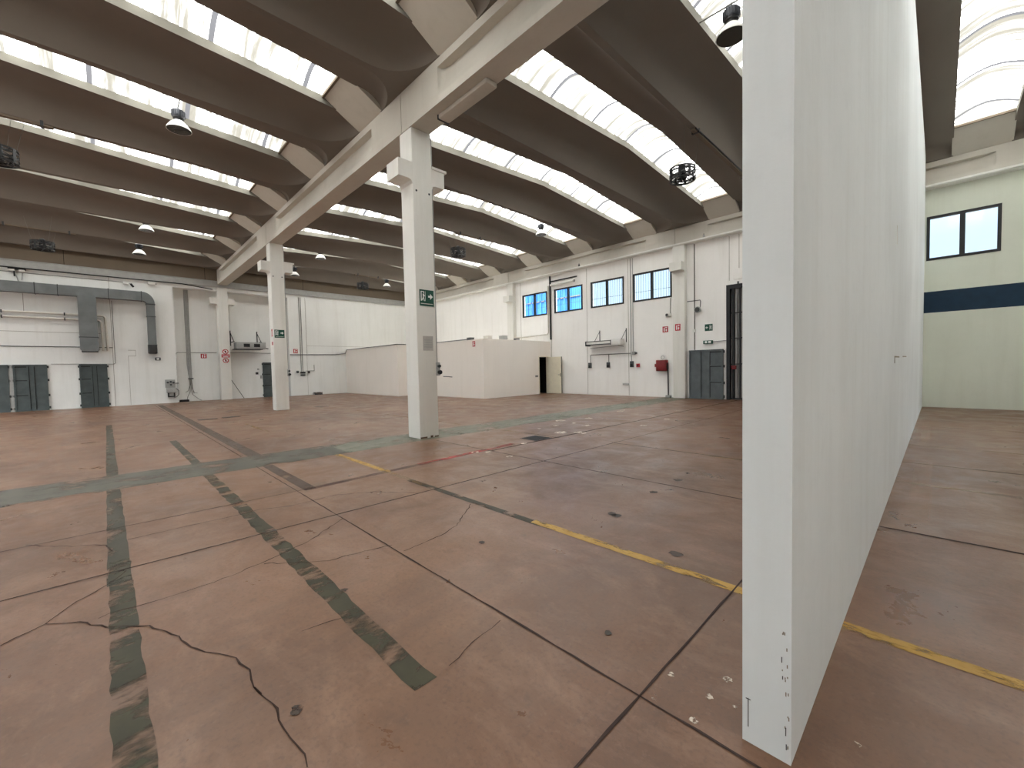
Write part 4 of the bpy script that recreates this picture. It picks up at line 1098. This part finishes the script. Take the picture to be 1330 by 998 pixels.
# ------------------------------------------------------------------ drum cages hung under the ribs
def make_fan():
    t = thing('cage_fan', '', 'ceiling fan', (0, 0, 0), 'black drum cage fans')
    R, Hh = .325, .28
    rg = MB()
    for z in (0, Hh): rg.ring((0, 0, 0), R - .03, R, z - .015, z + .015, 32)
    rg.ring((0, 0, 0), R - .012, R, .06, .105, 32).ring((0, 0, 0), R - .012, R, .185, .225, 32)
    build('cage_ring', rg, m_black, t)
    up_ = MB()
    for i in range(8):
        a_ = 2 * PI * i / 8 + .2
        c_, s_ = math.cos(a_), math.sin(a_)
        for rr, w_ in ((R - .005, .035),):
            P = [(rr * c_ - w_ * s_, rr * s_ + w_ * c_), (rr * c_ + w_ * s_, rr * s_ - w_ * c_), ((rr - .012) * c_ + w_ * s_, (rr - .012) * s_ - w_ * c_), ((rr - .012) * c_ - w_ * s_, (rr - .012) * s_ + w_ * c_)]
            up_.prism(P, 'z', 0, Hh)
    build_each('upright', up_, m_black, t)
    for z in (Hh, 0):
        sp = MB()
        for i in range(8):
            a_ = 2 * PI * i / 8 + .2
            sp.tube([(.0, .0, z + .02 * (z > 0)), ((R - .02) * math.cos(a_), (R - .02) * math.sin(a_), z)], .011, 6)
        for r_ in (.15, .23) if z == 0 else (): sp.ring((0, 0, 0), r_ - .008, r_ + .008, -.008, .008, 28)
        build('cage_grille', sp, m_black, t)
    build('motor', MB().lathe((0, 0, 0), [(0, .02), (.09, .03), (.1, .1), (.1, .2), (.08, .27), (.085, .30), (.09, .34), (.075, .385), (.04, .41), (0, .415)], 20), m_black, t)
    bl = MB()
    for i in range(5):
        a_ = 2 * PI * i / 5
        c_, s_ = math.cos(a_), math.sin(a_)
        P = [(.09, -.03, .12), (.28, -.06, .10), (.28, .06, .16), (.09, .03, .17)]
        Q = [(p[0], p[1], p[2] + .008) for p in P]
        bl.add([(p[0] * c_ - p[1] * s_, p[0] * s_ + p[1] * c_, p[2]) for p in P + Q], [(0, 1, 2, 3), (7, 6, 5, 4), (0, 1, 5, 4), (1, 2, 6, 5), (2, 3, 7, 6), (3, 0, 4, 7)])
    build_each('blade', bl, m_grey, t)
    for i in range(4):
        a_ = 2 * PI * i / 4 + .6
        build('suspension_wire', MB().tube([((R - .02) * math.cos(a_), (R - .02) * math.sin(a_), Hh), (.42 * math.cos(a_), .55 * math.sin(a_), 1.3)], .004, 5), m_cable, t)
    return t
fan0 = make_fan()
FANS = [(-4.80, 11.12, 6.28, 'black drum cage fan nearest the partition wall'), (-14.48, 11.05, 6.28, 'black drum cage fan right of the nearest pillar'),
        (-23.75, 11.05, 6.28, 'black drum cage fan deep in the hall between both pillars'), (-14.75, -1.52, 6.28, 'black drum cage fan cut by the left picture edge'), (-23.78, -1.5, 6.28, 'black drum cage fan at far left over the air duct')]
for i, (x, y, z, lab) in enumerate(FANS):
    f_ = fan0 if i == 0 else copy_tree(fan0)
    f_.location = (x, y, z); f_['label'] = lab
# steel rails on the rib undersides that the fans hang from
for x, y0, y1, lab in ((-4.19, 10.3, 14.2, 'grey steel rail on the rib above the fan nearest the partition'), (-23.8, 10.6, 12.2, 'short steel rail on the rib above the deep fan'), (-23.8, -2.6, -.6, 'short steel rail on the rib above the far left fan'), (-14.0, 10.6, 12.0, 'short steel rail on the rib above the fan right of the pillar'), (-14.0, -2.2, -.6, 'short steel rail on the rib above the fan at the left edge')):
    t = thing('fan_rail', lab, 'rail', (x, (y0 + y1) / 2, ZBOT), 'fan mounting rails')
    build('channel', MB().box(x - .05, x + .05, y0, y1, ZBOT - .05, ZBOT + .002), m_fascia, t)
    build_each('clamp', MB().box(x - .09, x + .09, y0 + .15, y0 + .2, ZBOT - .06, ZBOT + .06).box(x - .09, x + .09, y1 - .2, y1 - .15, ZBOT - .06, ZBOT + .06), m_dsteel, t)
    if x > -5:
        build('cable', MB().tube([(x + .07, y0, ZBOT - .02), (x + .07, y0 + .6, ZBOT - .01), (x + .07, YB - .2, ZBOT + .01)], .016, 6), m_black, t)

# small lugs on the wall beam
for i, (x, lab) in enumerate(((-12.6, 'small dark clamp on the wall beam near the third window'), (-6.55, 'small white clamp on the wall beam above the panel door'))):
    t = thing('beam_clamp', lab, 'clamp', (x, YB - .04, 6.4), 'clamps on the wall beam')
    build('body', MB().bbox(x - .03, x + .03, YB - .09, YB - .01, 6.40, 6.50, .01), m_grey if i else m_dgrey, t)
    build('pin', MB().cyl((x, YB - .05, 6.5), .014, 0, .05, 8), m_dsteel, t)

# ------------------------------------------------------------------ outside
struct('ground', MB().box(-120, 60, -60, 120, -.5, -.25), m_asphalt, 'asphalt yard outside the hall', 'ground')
b = thing('warehouse', 'blue clad building seen through the first two windows', 'building', (-32, 34, 0))
build('cladding', MB().prism([(-60, 30), (-21.85, 30), (-29.3, 40), (-60, 40)], 'z', -.3, 13.5), m_blue, b)
mb = MB()
for i in range(40): mb.box(-45.8 + i * .58, -45.65 + i * .58, 29.9, 30.05, -.3, 13.4)
build('raised_strip', mb, m_blue, b)
mb = MB()
for z in (7.6, 9.4): mb.box(-60, -22, 29.9, 30.0, z, z + .1)
build('gutter', mb, m_cable, b)

# ------------------------------------------------------------------ sky and view
SKY_HORIZON, SKY_ZENITH = 2.6, 25.0
w = bpy.data.worlds.new('overcast sky'); scene.world = w
w.use_nodes = True
nt = w.node_tree; nt.nodes.clear()
out = nt.nodes.new('ShaderNodeOutputWorld'); bg = nt.nodes.new('ShaderNodeBackground')
tc = nt.nodes.new('ShaderNodeTexCoord'); mp = nt.nodes.new('ShaderNodeMapping'); mp.inputs['Scale'].default_value = (1, 1, 2.4)
nz = nt.nodes.new('ShaderNodeTexNoise'); nz.inputs['Scale'].default_value = 2.6; nz.inputs['Detail'].default_value = 6
rp = nt.nodes.new('ShaderNodeValToRGB')
rp.color_ramp.elements[0].position = .38; rp.color_ramp.elements[0].color = (.94, .96, .98, 1)
rp.color_ramp.elements[1].position = .66; rp.color_ramp.elements[1].color = (1, .985, .955, 1)
nt.links.new(tc.outputs['Generated'], mp.inputs['Vector']); nt.links.new(mp.outputs['Vector'], nz.inputs['Vector'])
nt.links.new(nz.outputs['Fac'], rp.inputs['Fac']); 
hz = nt.nodes.new('ShaderNodeMix'); hz.data_type = 'RGBA'; hz.blend_type = 'MULTIPLY'
hm = nt.nodes.new('ShaderNodeMapRange'); hm.inputs['From Min'].default_value = .2; hm.inputs['From Max'].default_value = .6
hm.inputs['To Min'].default_value = 1; hm.inputs['To Max'].default_value = 0
nt.links.new(hm.outputs[0], hz.inputs[0]); hz.inputs[7].default_value = (.35, .44, .53, 1)
nt.links.new(rp.outputs['Color'], hz.inputs[6]); nt.links.new(hz.outputs[2], bg.inputs['Color'])
# overcast sky: several times brighter overhead than near the horizon
sp_ = nt.nodes.new('ShaderNodeSeparateXYZ'); nt.links.new(tc.outputs['Generated'], sp_.inputs[0])
mr = nt.nodes.new('ShaderNodeMapRange'); mr.inputs['From Min'].default_value = .25; mr.inputs['From Max'].default_value = 1.0
mr.inputs['To Min'].default_value = SKY_HORIZON; mr.inputs['To Max'].default_value = SKY_ZENITH
nt.links.new(sp_.outputs[2], hm.inputs['Value']); nt.links.new(sp_.outputs[2], mr.inputs['Value']); nt.links.new(mr.outputs[0], bg.inputs['Strength'])
nt.links.new(bg.outputs[0], out.inputs['Surface'])

vs = scene.view_settings
vs.view_transform = 'Standard'; vs.look = 'None'; vs.gamma = 1.0; vs.exposure = 0.25; vs.use_curve_mapping = False
scene.cycles.use_denoising = True
scene.cycles.max_bounces = 16
scene.cycles.diffuse_bounces = 10
scene.cycles.transparent_max_bounces = 16
scene.cycles.sample_clamp_indirect = 6
